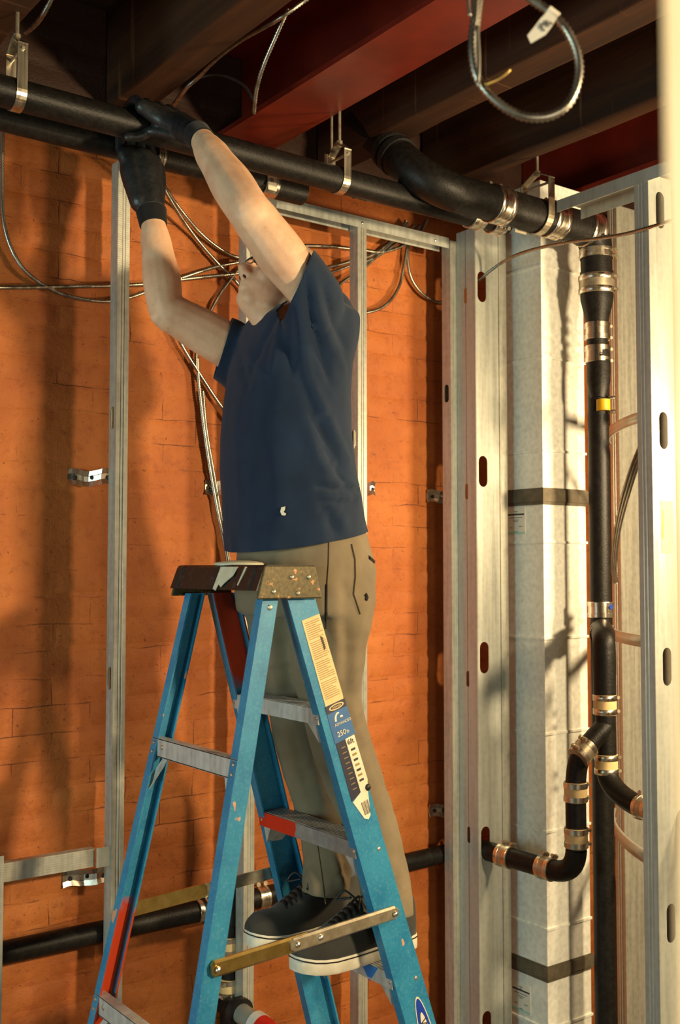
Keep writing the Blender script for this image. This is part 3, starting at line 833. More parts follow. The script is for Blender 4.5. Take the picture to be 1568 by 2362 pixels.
# cables between the joists
cable([U(770, -45, Y=2.0), U(705, 0, Y=2.05), U(640, 45, Y=2.1), U(560, 90, Y=2.25), U(500, 135, Y=2.35), U(455, 180, Y=2.45), U(428, 205, Y=2.5), U(395, 250, Y=2.62)], 'armoured cable running along the timber joist left of the red beam', group='armoured cables under the ceiling')
cable([U(665, 20, Y=2.1), U(640, 75, Y=2.14), U(608, 150, Y=2.2), U(592, 205, Y=2.25), U(585, 262, Y=2.3)], 'short armoured cable end hanging beside the red steel beam', group='armoured cables under the ceiling')
cable([U(586, 235, Y=2.32), U(560, 195, Y=2.36), U(500, 172, Y=2.45), U(440, 190, Y=2.52), U(405, 240, Y=2.6)], 'thin dark cable bowing in the shade between joist and red beam', r=0.004, group='armoured cables under the ceiling', mat='rubber')
cable([U(130, -30, Y=2.3), U(112, 10, Y=2.34), U(95, 40, Y=2.38), U(78, 60, Y=2.45), U(60, 75, Y=2.5)], 'short cable piece beside the joist in the upper left corner', group='armoured cables under the ceiling')
# cable through the partition
cable([U(1092, 660, Y=2.62), U(1112, 640, Y=2.559), U(1160, 604, Y=2.48), U(1215, 580, Y=2.36), U(1300, 560, Y=2.18), U(1385, 549, Y=2.04), U(1440, 540, Y=1.95), U(1490, 527, Y=1.86), U(1560, 505, Y=1.75)], 'dark armoured cable passing from the oval slot past the pipe elbow', group='armoured cables in the partition', r=0.0058)
# three strands in the chase
for i, (dx, lb) in enumerate(((0, 'first'), (9, 'second'), (18, 'third'))):
    cable([U(1500 + dx, 985, X=2.75), U(1470 + dx*0.8, 1040, X=2.78), U(1440 + dx*0.8, 1125, X=2.84), U(1419 + dx*0.55, 1220, X=2.90), U(1412 + dx*0.4, 1300, X=2.93), U(1416 + dx*0.3, 1345, X=2.95)],
          'dark armoured cable strand sweeping down beside the black stack, ' + ('outermost', 'middle', 'innermost')[i] + ' of three', group='cable bundle by the stack', r=0.0058)
# the big loop near the lens, with its paper tag
dz = 1.5
lp = empty('cable_loop', U(1210, 130, d=dz))
def LP(*pts): return [U(a, b, d=(c[0] if c else dz)) for a, b, *c in pts]
path = resample(spline(LP((1100, -120), (1098, -40), (1096, 30), (1090, 80), (1089, 120), (1096, 165), (1110, 195), (1135, 225), (1170, 252), (1215, 270), (1265, 268), (1305, 245), (1328, 205), (1336, 155), (1325, 105), (1300, 60), (1265, 25), (1225, -2), (1180, -40), (1150, -90, 1.52)), 10), 0.0034)
MB().tube(path, [0.0070 if i % 2 == 0 else 0.0050 for i in range(len(path))], 10).build('cable_ring', MT['cable_steel'], lp, smooth=True)
path = resample(spline(LP((1115, -100, 1.51), (1108, -20, 1.51), (1101, 40, 1.51), (1096, 90, 1.51), (1096, 130, 1.51)), 8), 0.0028)
MB().tube(path, [0.0060 if i % 2 == 0 else 0.0048 for i in range(len(path))], 10).build('cable_tail', MT['cable_steel'], lp, smooth=True)
MB().tube(spline(LP((1100, 60, 1.49), (1104, 120, 1.49), (1104, 165, 1.49), (1102, 190, 1.49), (1107, 199, 1.49)), 6), 0.0026, 8).build('bare_wire', MT['cable_steel'], lp, smooth=True)
MB().tube(spline(LP((1083, -30, 1.49), (1080, 5, 1.49), (1084, 38, 1.49)), 6), 0.0024, 8).build('bare_wire', MT['cable_steel'], lp, smooth=True)
MB().tube(spline(LP((1118, 195, 1.49), (1150, 182, 1.49), (1177, 160, 1.49)), 6), 0.0022, 8).build('bare_wire', MT['brass'], lp, smooth=True)
tg = []
for a, b in (((1262, 27), (1284, 42)), ((1247, 42), (1272, 62)), ((1232, 62), (1258, 80)), ((1216, 82), (1224, 100))):
    tg.append((U(*a, d=1.485), U(*b, d=1.485)))
vs = [p for q in tg for p in q]
o = mesh('paper_tag', vs, [(0, 1, 3, 2), (2, 3, 5, 4), (4, 5, 7, 6)])
to = link('paper_tag', o, MT['tag_white'], lp); md = to.modifiers.new('thick', 'SOLIDIFY'); md.thickness = 0.0006; md.offset = 0
for a, b in (((1246, 58), (1256, 72)), ((1252, 52), (1248, 66)), ((1258, 50), (1266, 62)), ((1262, 46), (1258, 58)), ((1268, 50), (1274, 56))):
    MB().tube([U(*a, d=1.4835), U(*b, d=1.4835)], 0.0008, 5).build('handwriting', MT['print_dark'], to)
MB().tube([U(1262, 26, d=1.5), U(1284, 43, d=1.5)], 0.0082, 12).build('tag_wrap', MT['tag_white'], lp)
tag(lp, 'loop of bright armoured cable with a white paper tag hanging near the lens', 'cable')

# curved metal strips in the chase
def strip(pts, w, label):
    q = spline(pts, 8); vs = []; fs = []
    for i, p in enumerate(q):
        a = q[max(i-1, 0)]; b = q[min(i+1, len(q)-1)]; t = (b - a); t.z = 0; nrm = Vector((-t.y, t.x, 0)).normalized()
        for dz_, dn in ((-w/2, 0.010), (-w/2, 0), (w/2, 0), (w/2, 0.010)): vs.append(p + Vector((0, 0, dz_)) + nrm*dn)
    n = len(q)
    for i in range(n - 1):
        for k in range(3): fs.append((4*i+k, 4*i+k+1, 4*i+4+k+1, 4*i+4+k))
    o = link('curved_strip', mesh('curved_strip', vs, fs), MT['galvanised_web'], None, smooth=True)
    md = o.modifiers.new('thick', 'SOLIDIFY'); md.thickness = 0.0016
    tag(o, label, 'strip', 'curved metal strips in the pipe chase')
def SP(z, pts): return [Vector((U(px, 1300, Y=Y_).x, Y_, z)) for px, Y_ in pts]
arcp = ((1408, 2.62), (1404, 2.52), (1412, 2.42), (1435, 2.30), (1470, 2.18), (1520, 2.06))
strip(SP(U(1440, 978, Y=2.29).z, arcp), 0.030, 'upper curved metal strip beside the stack, above eye level')
strip(SP(U(1440, 1472, Y=2.29).z, arcp), 0.034, 'middle curved metal strip beside the stack')
strip(SP(U(1440, 1950, Y=2.29).z, arcp), 0.034, 'lower curved metal strip beside the stack')
# ================================================================== LADDER
LYC = 2.1175
def yn(z): return 1.945 - (1.65 - z)*0.055
def yo(z, s): return yn(z) if s < 0 else 2*LYC - yn(z)
def xr(z): return 1.301 + (1.646 - z)*0.2996        # front rail, rear edge
def xf(z): return xr(z) + 0.073 + (1.646 - z)*0.0105
def xa(z): return 1.235 - (1.647 - z)*0.219         # rear rail
def xb(z): return xa(z) + 0.039 + (1.647 - z)*0.006
lad = empty('step_ladder', (1.33, LYC, 0))
def rail(x0, x1, s, mat, fl=0.027):
    rings = []
    for z in (0.03, 0.6, 1.2, 1.66):
        a, b, y, n = x0(z), x1(z), yo(z, s), -s
        th = 0.0045
        rings.append([(a, y, z), (b, y, z), (b, y + n*fl, z), (b - th, y + n*fl, z), (b - th, y + n*th, z), (a + th, y + n*th, z), (a + th, y + n*fl, z), (a, y + n*fl, z)])
    return MB().loft(rings).build('rail', MT[mat], lad, fix=True)
rail(xr, xf, -1, 'fibreglass')['label'] = 'near front rail with the stickers'
rail(xr, xf, 1, 'fibreglass_overspray')['label'] = 'far front rail with orange overspray'
rail(xa, xb, -1, 'fibreglass')['label'] = 'near rear rail'
rail(xa, xb, 1, 'fibreglass_orange_foot')['label'] = 'far rear rail, orange lower down'
for x0, x1 in ((xr, xf), (xa, xb)):
    for s in (-1, 1):
        z = 0.0
        MB().box((x0(0) - 0.006, yo(0, s) - 0.012 - (0.012 if s > 0 else 0), 0), (x1(0) + 0.006, yo(0, s) + 0.012 + (0.012 if s < 0 else 0), 0.05), 0.004).build('foot', MT['rubber'], lad)
# steps (1.413, 1.113, ...): folded aluminium with ribbed tread
STEPZ = [1.413, 1.116, 0.819, 0.522, 0.225]
for i, z in enumerate(STEPZ):
    a, b = xr(z) + 0.004, xf(z) - 0.004
    y0, y1 = yo(z, -1) + 0.005, yo(z, 1) - 0.005
    mb = MB()
    mb.box((a, y0, z - 0.003), (b, y1, z)); mb.box((a, y0, z - 0.034), (a + 0.003, y1, z - 0.003)); mb.box((b - 0.003, y0, z - 0.034), (b, y1, z - 0.003))
    for k in range(8): mb.box((a + 0.006 + k*0.0085, y0, z), (a + 0.010 + k*0.0085, y1, z + 0.0012))
    st = mb.build('step', MT['painted_step' if i == 1 else 'aluminium'], lad)
    for s in (-1, 1):
        g = MB()
        yy = yo(z, s) + (0.02 if s < 0 else -0.02)
        g.add([(a + 0.003, yy, z - 0.034), (a + 0.003, yy - s*0.03, z - 0.034), (a + 0.012, yy, z - 0.075), (b - 0.003, yy, z - 0.034), (b - 0.003, yy - s*0.03, z - 0.034), (b - 0.012, yy, z - 0.075)], [(0, 1, 2), (3, 5, 4), (0, 2, 5, 3), (1, 4, 5, 2), (0, 3, 4, 1)])
        g.build('step_gusset', MT['aluminium'], lad)
    for s in (-1, 1):
        MB().disc_rivet((xr(z - 0.02), yo(z, s) - s*0.013, z - 0.02), (-1, 0, 0), 0.0055, 0.003).build('rivet', MT['worn_steel'], st)
        MB().disc_rivet((xf(z - 0.02) - 0.02, yo(z, s), z - 0.02), (0, s, 0), 0.0055, 0.003).build('rivet', MT['worn_steel'], st)
# rear horizontals with corner braces
for z in (1.306, 0.742, 0.20):
    a = xa(z) + 0.004; y0, y1 = yo(z, -1) + 0.004, yo(z, 1) - 0.004
    mb = MB(); mb.box((a, y0, z - 0.021), (a + 0.003, y1, z + 0.021)); mb.box((a, y0, z + 0.019), (a + 0.024, y1, z + 0.0215)); mb.box((a, y0, z - 0.0215), (a + 0.024, y1, z - 0.019))
    hb = mb.build('rear_bar', MT['aluminium'], lad)
    for s in (-1, 1):
        yA = yo(z, s) - s*0.055; yB = yo(z - 0.09, s) - s*0.010
        MB().hexa([(a + 0.008, yA - 0.011, z - 0.02), (a + 0.011, yA - 0.011, z - 0.02), (a + 0.011, yA + 0.011, z - 0.02), (a + 0.008, yA + 0.011, z - 0.02)],
                  [(xa(z - 0.09) + 0.010, yB - 0.006, z - 0.095), (xa(z - 0.09) + 0.014, yB - 0.006, z - 0.095), (xa(z - 0.09) + 0.014, yB + 0.010, z - 0.085), (xa(z - 0.09) + 0.010, yB + 0.010, z - 0.085)]).build('corner_brace', MT['aluminium'], lad, fix=True)
    for s in (-1, 1):
        for dzz in (-0.010, 0.010): MB().disc_rivet((xa(z + dzz), yo(z, s) - s*0.013, z + dzz), (-1, 0, 0), 0.005, 0.003).build('rivet', MT['worn_steel'], hb)
    MB().disc_rivet((a, yo(z, 1) - 0.05, z + 0.003), (-1, 0, 0), 0.006, 0.003).build('rivet', MT['worn_steel'], hb)
# spreaders
def spreader(s):
    zS = 0.945
    yy = yn(zS) - 0.008 if s < 0 else 2*LYC - yn(zS) + 0.006
    A = Vector((xa(zS) + 0.020, yy, zS - 0.014)); B = Vector((xf(zS) - 0.040, yy, zS + 0.010)); M_ = A.lerp(B, 0.50)
    def bar(p, q, hw, mat, name):
        d = (q - p).normalized(); n = Vector((-d.z, 0, d.x)); rings = []
        prof = [(-hw, 0.004), (-hw, -0.001), (-hw*0.72, -0.005), (hw*0.72, -0.005), (hw, -0.001), (hw, 0.004)]
        L = (q - p).length
        for u in [0, 0.03, 0.97, 1.0]:
            k = 0.55 if u in (0, 1.0) else 1.0
            rings.append([p + d*L*u + n*a*k + Vector((0, b if s < 0 else -b, 0)) for a, b in prof])
        return MB().loft(rings).build(name, MT[mat], lad, fix=True)
    bar(A - (B-A).normalized()*0.012, M_ + (B-A)*0.0, 0.0165, 'brass', 'spreader_arm')
    bar(M_ - (B-A)*0.12 + Vector((0, -0.004 if s < 0 else 0.004, 0)), B + (B-A).normalized()*0.012, 0.0150, 'worn_steel', 'spreader_arm')
    for p in (A, B, M_ - (B-A)*0.08, M_ + (B-A)*0.05): MB().disc_rivet(p + Vector((0, s*0.009, 0)), (0, s, 0), 0.0065, 0.004).build('spreader_rivet', MT['coupling_steel'], lad)
spreader(-1); spreader(1)
# cap: moulded black top with riveted end plates
cy0, cy1 = 1.925, 2*LYC - 1.925
zt, zb = 1.7265, 1.654
def capring(y, gx=0.0):
    return [(1.209 - gx, y, zb + 0.018), (1.228 - gx, y, zt - 0.006), (1.236, y, zt), (1.352, y, zt), (1.360 + gx, y, zt - 0.006), (1.378 + gx, y, zb + 0.018), (1.370 + gx, y, zb + 0.018), (1.352, y, zt - 0.012), (1.236, y, zt - 0.012), (1.217 - gx, y, zb + 0.018)]
ys = [cy0 + 0.004, cy0 + 0.03, cy0 + 0.034, cy0 + 0.10, cy0 + 0.104, LYC, LYC + 0.004, cy1 - 0.104, cy1 - 0.10, cy1 - 0.034, cy1 - 0.03, cy1 - 0.004]
gs = [0, 0, 0.003, 0.003, 0, 0, 0.002, 0.002, 0, 0, 0.003, 0.003]
MB().loft([capring(y, g) for y, g in zip(ys, gs)]).build('cap', MT['cap_plastic'], lad, fix=True)
for s, yA in ((-1, cy0), (1, cy1)):
    n = s
    pl = MB().hexa([(1.209, yA, zb), (1.377, yA, zb), (1.377, yA - n*0.006, zb), (1.209, yA - n*0.006, zb)], [(1.229, yA, zt - 0.001), (1.359, yA, zt - 0.001), (1.359, yA - n*0.006, zt - 0.001), (1.229, yA - n*0.006, zt - 0.001)])
    po = pl.build('end_plate', MT['cap_plate'], lad, fix=True)
    bv = po.modifiers.new('bev', 'BEVEL'); bv.width = 0.004; bv.segments = 2
    for x, z in ((1.296, zt - 0.026), (1.340, zt - 0.026), (1.250, zb + 0.016), (1.312, zb + 0.012)): MB().disc_rivet((x, yA + n*0.001, z), (0, n, 0), 0.0052, 0.0035).build('rivet', MT['worn_steel'], po)
rv = MB().disc_rivet((xa(1.63) + 0.022, yn(1.63), 1.636), (0, -1, 0), 0.0065, 0.004); rv.build('rivet', MT['worn_steel'], lad)
def drip(pts, name='paint_drip'):
    """paint run on the sloping rear face of the cap: (y, z) outline"""
    X = lambda z: 1.209 + (z - (zb + 0.018))/(zt - 0.006 - zb - 0.018)*0.019 - 0.0042
    o = mesh(name, [(X(z), y, z) for y, z in pts], [tuple(range(len(pts)))])
    ob = link(name, o, MT['paint_drip'], lad); md = ob.modifiers.new('thick', 'SOLIDIFY'); md.thickness = 0.0012
yA = U(500, 1340, X=1.215).y; yB = U(530, 1340, X=1.215).y
drip([(yA, zt - 0.004), (yA + 0.002, zb + 0.020), (yA - 0.012, zb + 0.016), (yA - 0.016, zb + 0.030), (yA - 0.030, zb + 0.024), (yA - 0.038, zb + 0.032), (yB - 0.01, zb + 0.050), (yB - 0.018, zt - 0.004)])
yA = U(556, 1340, X=1.215).y; drip([(yA, zt - 0.004), (yA + 0.008, zb + 0.03), (yA + 0.004, zb + 0.028), (yA - 0.007, zt - 0.010), (yA - 0.007, zt - 0.004)])
o = MB().ell((1.285, 2.12, zt + 0.002), (0.055, 0.075, 0.009), 16, 8).build('paint_drip', MT['paint_drip'], lad, smooth=True)

# stickers and print on the near front rail
AL = Vector((0.2996, -0.055, -1)).normalized(); AC = Vector((1, 0, 0.2996)).normalized()
def RP(u, s, off=0.0008):
    """u metres across the web from its rear edge, s metres down the rail from z = 1.646"""
    z = 1.646 + AL.z*s
    p = Vector((xr(z), yn(z), z)) + AC*u
    p.y = yn(p.z) - off
    return p
def S(py, px=700):
    z = U(px, py, Y=1.94).z
    return (1.646 - z)/-AL.z
def sticker(pts, mat, name, off=0.0008, parent=None):
    o = mesh(name, [RP(u, s, off) for u, s in pts], [tuple(range(len(pts)))])
    ob = link(name, o, MT[mat], parent or lad)
    md = ob.modifiers.new('thick', 'SOLIDIFY'); md.thickness = 0.0004; md.offset = 0
    return ob
def words(txt, u, s, size, mat, parent, across=True, off=0.0018, name='lettering'):
    cu = bpy.data.curves.new(name, 'FONT'); cu.body = txt; cu.size = size; cu.extrude = 0.0002; cu.resolution_u = 3
    ob = bpy.data.objects.new(name, cu); COL.objects.link(ob)
    dg = bpy.context.evaluated_depsgraph_get(); me = bpy.data.meshes.new_from_object(ob.evaluated_get(dg))
    bpy.data.objects.remove(ob)
    X_, Y_ = (AC, -AL) if across else (AL, AC)
    N_ = X_.cross(Y_).normalized(); o = RP(u, s, off)
    M_ = Matrix(((X_.x, Y_.x, N_.x, o.x), (X_.y, Y_.y, N_.y, o.y), (X_.z, Y_.z, N_.z, o.z), (0, 0, 0, 1)))
    me.transform(M_)
    return link(name, me, MT[mat], parent)
sA, sB = S(1438), S(1640)
lab1 = sticker([(0.020, sA), (0.069, sA), (0.072, sB - 0.01), (0.071, sB), (0.020, sB)], 'label_cream', 'caution_label')
k = 0; s_ = sA + 0.008
rnd = random.Random(3)
while s_ < sB - 0.012:
    L = rnd.choice((0.036, 0.040, 0.028, 0.042)); 
    sticker([(0.025, s_), (0.025 + L, s_), (0.025 + L, s_ + 0.0016), (0.025, s_ + 0.0016)], 'print_tan', 'print_line', 0.0014, lab1)
    s_ += 0.0046 + (0.004 if k % 9 == 8 else 0); k += 1
sm = (sA*0.68 + sB*0.32); sticker([(0.055, sm - 0.016), (0.060, sm - 0.013), (0.061, sm + 0.012), (0.056, sm + 0.017)], 'print_dark', 'scuff_mark', 0.0018, lab1)
s1 = sB; s2 = S(1812)
lab2 = sticker([(0.018, s1), (0.074, s1), (0.077, s1 + 0.085), (0.018, s1 + 0.085)], 'label_blue', 'brand_label')
sticker([(0.018, s1), (0.074, s1), (0.074, s1 + 0.018), (0.018, s1 + 0.018)], 'label_navy', 'label_header', 0.0012, lab2)
ov = [(0.047 + 0.021*math.cos(a), s1 + 0.009 + 0.0065*math.sin(a)) for a in [2*PI*i/20 for i in range(20)]]
sticker(ov, 'label_cream', 'oval_mark', 0.0016, lab2)
ov = [(0.047 + 0.017*math.cos(a), s1 + 0.009 + 0.0042*math.sin(a)) for a in [2*PI*i/20 for i in range(20)]]
sticker(ov, 'label_navy', 'oval_mark', 0.0019, lab2)
words('WERNER', 0.0345, s1 + 0.0112, 0.0063, 'label_cream', lab2, off=0.0023)
arcpts = [(0.046 + 0.013*math.cos(a), s1 + 0.040 - 0.018*math.sin(a)) for a in [PI*0.42 + PI*0.58*i/8 for i in range(9)]]
arcin = [(0.047 + 0.009*math.cos(a), s1 + 0.040 - 0.0145*math.sin(a)) for a in [PI*0.42 + PI*0.58*i/8 for i in range(9)]]
sticker(arcpts + arcin[::-1], 'label_white', 'arc_mark', 0.0014, lab2)
words('ADVANCED', 0.029, s1 + 0.050, 0.0085, 'label_white', lab2)
words('250', 0.029, s1 + 0.074, 0.0165, 'label_white', lab2); words('lb', 0.055, s1 + 0.074, 0.010, 'label_white', lab2)
s3 = s1 + 0.085; s4 = s3 + 0.135
lab3 = sticker([(0.020, s3), (0.047, s3), (0.049, s4 - 0.01), (0.020, s4)], 'label_navy', 'data_label')
for i in range(9):
    sticker([(0.030, s3 + 0.014 + i*0.012), (0.042, s3 + 0.014 + i*0.012), (0.042, s3 + 0.0158 + i*0.012), (0.030, s3 + 0.0158 + i*0.012)], 'print_tan', 'print_line', 0.0014, lab3)
lab4 = sticker([(0.047, s3), (0.073, s3 - 0.004), (0.076, s4 - 0.03), (0.070, s4 - 0.012), (0.058, s4 + 0.048), (0.050, s4 + 0.054), (0.040, s4 + 0.048), (0.022, s4 + 0.002), (0.049, s4 - 0.010)], 'label_white', 'size_label')
words('6ft', 0.0495, s3 + 0.015, 0.017, 'print_dark', lab4)
for i in range(7):
    sticker([(0.054, s3 + 0.026 + i*0.012), (0.066, s3 + 0.026 + i*0.012), (0.066, s3 + 0.031 + i*0.012), (0.054, s3 + 0.031 + i*0.012)], 'print_tan' if i % 2 else 'print_dark', 'print_line', 0.0013, lab4)
for i in range(8):
    w = 0.0006 if i % 3 else 0.0012
    sticker([(0.042 + i*0.0028, s4 + 0.012), (0.042 + i*0.0028 + w, s4 + 0.012), (0.044 + i*0.0022 + w, s4 + 0.042), (0.044 + i*0.0022, s4 + 0.042)], 'print_dark', 'barcode_bar', 0.0013, lab4)
MB().disc_rivet(RP(0.071, s4 - 0.012), (0, -1, 0), 0.008, 0.005).build('bolt', MT['rubber'], lad)
# oval badge low on the rail, only its top shows in the picture
so = S(2290, 960) ; cu_ = 0.047; aL = 0.125; aW = 0.020
def oval(k1, k2, mat, off): return sticker([(cu_ + aW*k1*math.sin(a), so + aL - aL*k2*math.cos(a)) for a in [2*PI*i/40 for i in range(40)]], mat, 'oval_badge', off)
ob = oval(1, 1, 'label_white', 0.0008); oval(0.87, 0.965, 'oval_blue', 0.0013).parent = ob; oval(0.55, 0.70, 'label_white', 0.0017).parent = ob
words('W', cu_ - 0.009, so + 0.053, 0.026, 'print_dark', ob, across=False, off=0.0024)
tag(lad, 'blue fibreglass step ladder with black cap, stickers and brass spreaders', 'ladder')
# bit of blue tape on the step
sticker_t = mesh('blue_tape', [(xr(0.81) - 0.001, 1.955, 0.818), (xr(0.81) - 0.001, 2.02, 0.818), (xr(0.80) - 0.001, 1.985, 0.780)], [(0, 1, 2)])
ob = link('tape_scrap', sticker_t, MT['blue_tape'], lad); md = ob.modifiers.new('thick', 'SOLIDIFY'); md.thickness = 0.0008
# ================================================================== PERSON
def remesh(mb, voxel, smooth=6, factor=0.5):
    """union of the overlapping pieces as one continuous surface"""
    me = mesh('tmp', mb.v, mb.f)
    b = bmesh.new(); b.from_mesh(me); bmesh.ops.recalc_face_normals(b, faces=b.faces); b.to_mesh(me); b.free()
    ob = bpy.data.objects.new('tmp', me); COL.objects.link(ob)
    r = ob.modifiers.new('r', 'REMESH'); r.mode = 'VOXEL'; r.voxel_size = voxel
    if smooth:
        s = ob.modifiers.new('s', 'SMOOTH'); s.iterations = smooth; s.factor = factor
    dg = bpy.context.evaluated_depsgraph_get()
    out = bpy.data.meshes.new_from_object(ob.evaluated_get(dg))
    bpy.data.objects.remove(ob); bpy.data.meshes.remove(me)
    return out

def chain(mb, ctrl, radii, n=7, flat=None):
    """dense row of balls along a spline: a tapering limb"""
    P = spline(ctrl, n); R = []
    for i in range(len(radii) - 1):
        for k in range(n):
            u = k/n; u = u*u*(3 - 2*u); R.append(radii[i]*(1-u) + radii[i+1]*u)
    R.append(radii[-1])
    mb.tube(P, R, 14); mb.ell(P[0], R[0]); mb.ell(P[-1], R[-1])
    for i in range(2, len(P) - 1, 3): mb.ell(P[i], R[i]*1.0, 12, 8)

person = empty('person', (1.55, 2.1, 0.82))
BY = 2.11
NS = U(726, 692, Y=1.955); NE = U(572, 484, Y=1.99); NW = U(463, 318, Y=2.19)
FS = Vector((1.400, 2.285, 2.245)); FE = U(384, 716, Y=2.34); FWR = U(352, 508, Y=2.42)
# ---------------- body (skin): head, neck, arms and the trunk under the shirt
bd = MB()
nm = NS.lerp(NE, 0.5); fmid = NE.lerp(NW, 0.33)
chain(bd, [NS, nm, NS.lerp(NE, 0.85), NE, fmid + Vector((0.004, 0.0, -0.004)), NE.lerp(NW, 0.7), NW], [0.046, 0.055, 0.051, 0.048, 0.050, 0.041, 0.0285])
chain(bd, [FS, FS.lerp(FE, 0.5), FS.lerp(FE, 0.85), FE, FE.lerp(FWR, 0.33), FE.lerp(FWR, 0.7), FWR], [0.060, 0.056, 0.049, 0.043, 0.047, 0.039, 0.030])
bd.ell(NE + Vector((-0.012, 0.0, -0.022)), 0.024); bd.ell(FE + Vector((-0.022, -0.004, -0.018)), 0.022)
# trunk
rings = []
for z, cx, a, b in ((1.80, 1.41, 0.08, 0.115), (1.95, 1.40, 0.085, 0.12), (2.10, 1.405, 0.08, 0.12), (2.22, 1.425, 0.07, 0.125), (2.30, 1.44, 0.05, 0.09)):
    rings.append([(cx + a*math.cos(t), BY + b*math.sin(t), z) for t in [2*PI*k/20 for k in range(20)]])
bd.loft(rings)
# head frame: tilted back, looking up
hc = Vector((1.406, 2.130, 2.384)); ta = math.radians(30)
hf = Vector((-math.cos(ta), 0.06, math.sin(ta))).normalized(); hs = Vector((0.04, 1, 0)); hs = (hs - hf*hs.dot(hf)).normalized(); hu = hf.cross(hs) * -1
if hu.z < 0: hu = -hu
HR = Matrix((hf, hs, hu)).transposed()
def H(f, s, u): return hc + hf*f + hs*s + hu*u
bd.ell(H(-0.002, 0, 0.026), (0.090, 0.074, 0.080), 22, 14, HR)
bd.ell(H(0.030, 0, -0.035), (0.062, 0.062, 0.075), 20, 12, HR)
bd.ell(H(0.055, 0, -0.078), (0.034, 0.038, 0.028), 14, 9, HR)      # chin
chain(bd, [H(0.045, 0, -0.076), Vector((1.385, 2.12, 2.29))], [0.036, 0.050])
bd.ell(H(0.020, 0, -0.080), (0.048, 0.055, 0.028), 14, 9, HR)      # jaw
bd.ell(H(0.083, 0, -0.052), (0.014, 0.024, 0.010), 12, 8, HR)      # lips
bd.ell(H(0.082, 0, -0.065), (0.013, 0.021, 0.008), 12, 8, HR)
bd.tube([H(0.083, 0, 0.022), H(0.096, 0, 0.0), H(0.108, 0, -0.026), H(0.096, 0, -0.038)], [0.009, 0.011, 0.0145, 0.012], 10)
for s in (-1, 1):
    bd.ell(H(0.094, s*0.013, -0.034), (0.010, 0.008, 0.008), 10, 7, HR)   # nostril wings
    bd.ell(H(0.060, s*0.040, -0.022), (0.026, 0.022, 0.022), 12, 8, HR)   # cheeks
    bd.ell(H(0.075, s*0.030, 0.030), (0.016, 0.024, 0.010), 12, 8, HR)    # brow
    bd.ell(H(-0.012, s*0.080, -0.004), (0.018, 0.008, 0.032), 12, 8, HR)  # ears
chain(bd, [Vector((1.455, 2.115, 2.25)), Vector((1.445, 2.12, 2.31)), H(-0.01, 0, -0.045)], [0.062, 0.060, 0.060])
chain(bd, [Vector((1.405, 2.12, 2.285)), H(0.02, 0, -0.078)], [0.045, 0.040])
bm_ = remesh(bd, 0.0042, 6)
body = link('body', bm_, MT['skin'], person, smooth=True)
# nostrils, eyes
for s in (-1, 1):
    MB().ell(H(0.0975, s*0.0090, -0.0430), (0.0060, 0.0032, 0.0042), 10, 7, HR).build('nostril', MT['nostril_shade'], body, smooth=True)
    MB().ell(H(0.074, s*0.030, 0.012), (0.011, 0.013, 0.011), 12, 8, HR).build('eye', MT['white_plastic'], body, smooth=True)
# hair: shell over the crown
hr = MB()
hr.ell(H(-0.008, 0, 0.032), (0.091, 0.078, 0.081), 22, 14, HR)
hm = mesh('hair', hr.v, hr.f)
b = bmesh.new(); b.from_mesh(hm)
dl = [v for v in b.verts if (v.co - H(0.045, 0, 0.05)).dot(hf - hu*0.4) > 0.004 or (v.co - hc).dot(hu) < -0.03 and (v.co - hc).dot(hf) > -0.04]
bmesh.ops.delete(b, geom=dl, context='VERTS')
for v in b.verts: v.co += v.normal * (0.003*noise.noise(v.co*80))
b.to_mesh(hm); b.free()
ho = link('hair', hm, MT['hair_grey'], person, smooth=True)
md = ho.modifiers.new('thick', 'SOLIDIFY'); md.thickness = 0.006
# eyeglasses
gl = MB()
for s in (-1, 1):
    c = H(0.096, s*0.032, 0.010)
    loop = [c + hs*(0.022*math.cos(a)) + hu*(0.016*math.sin(a)) for a in [2*PI*i/18 for i in range(19)]]
    gl.tube(loop, 0.0018, 6); gl.tube([H(0.094, s*0.054, 0.014), H(0.04, s*0.078, 0.012), H(-0.015, s*0.083, 0.010)], 0.0026, 6)
gl.tube([H(0.099, -0.011, 0.012), H(0.103, 0, 0.014), H(0.099, 0.011, 0.012)], 0.0018, 6)
gl.build('eyeglasses', MT['black_line'], person)

# ---------------- T-shirt
def half(pl, pr, py, b):
    """trunk section: silhouette from px pl to pr at height py, half breadth b"""
    L = U(pl, py, Y=BY); Rr = U(pr, py, Y=BY)
    w = (Rr - L).dot(RT)/2; c = (L + Rr)/2
    # half width seen across the view, from an ellipse with semi-axes a (along X) and b (along Y)
    a = math.sqrt(max(w*w - (b*0.595)**2, 0.09**2)) / 0.804
    z = c.z
    mid = L.lerp(Rr, 0.5)
    return (mid.x, z, a, b)
sec = [half(514, 838, 1300, 0.180), half(506, 834, 1225, 0.186), half(502, 826, 1160, 0.188), half(497, 812, 1090, 0.188), half(496, 803, 1010, 0.186), half(503, 800, 930, 0.184), half(516, 806, 850, 0.184), half(540, 812, 790, 0.184)]
sh = MB(); rings = []
NSEG = 40
for cx, z, a, b in sec:
    rings.append([(cx + a*math.copysign(abs(math.cos(t))**0.92, math.cos(t)), BY + b*math.copysign(abs(math.sin(t))**0.88, math.sin(t)), z) for t in [2*PI*k/NSEG for k in range(NSEG)]])
for cx, z, a, b in (half(572, 812, 740, 0.170), (1.452, 2.325, 0.095, 0.135), (1.462, 2.362, 0.060, 0.080)):
    rings.append([(cx + a*math.cos(t), BY + b*math.sin(t), z) for t in [2*PI*k/NSEG for k in range(NSEG)]])
sh.loft(rings)
nax = (NE - NS).normalized(); fax = (FE - FS).normalized()
NEND = NS + nax*0.052; FEND = FS + fax*0.062
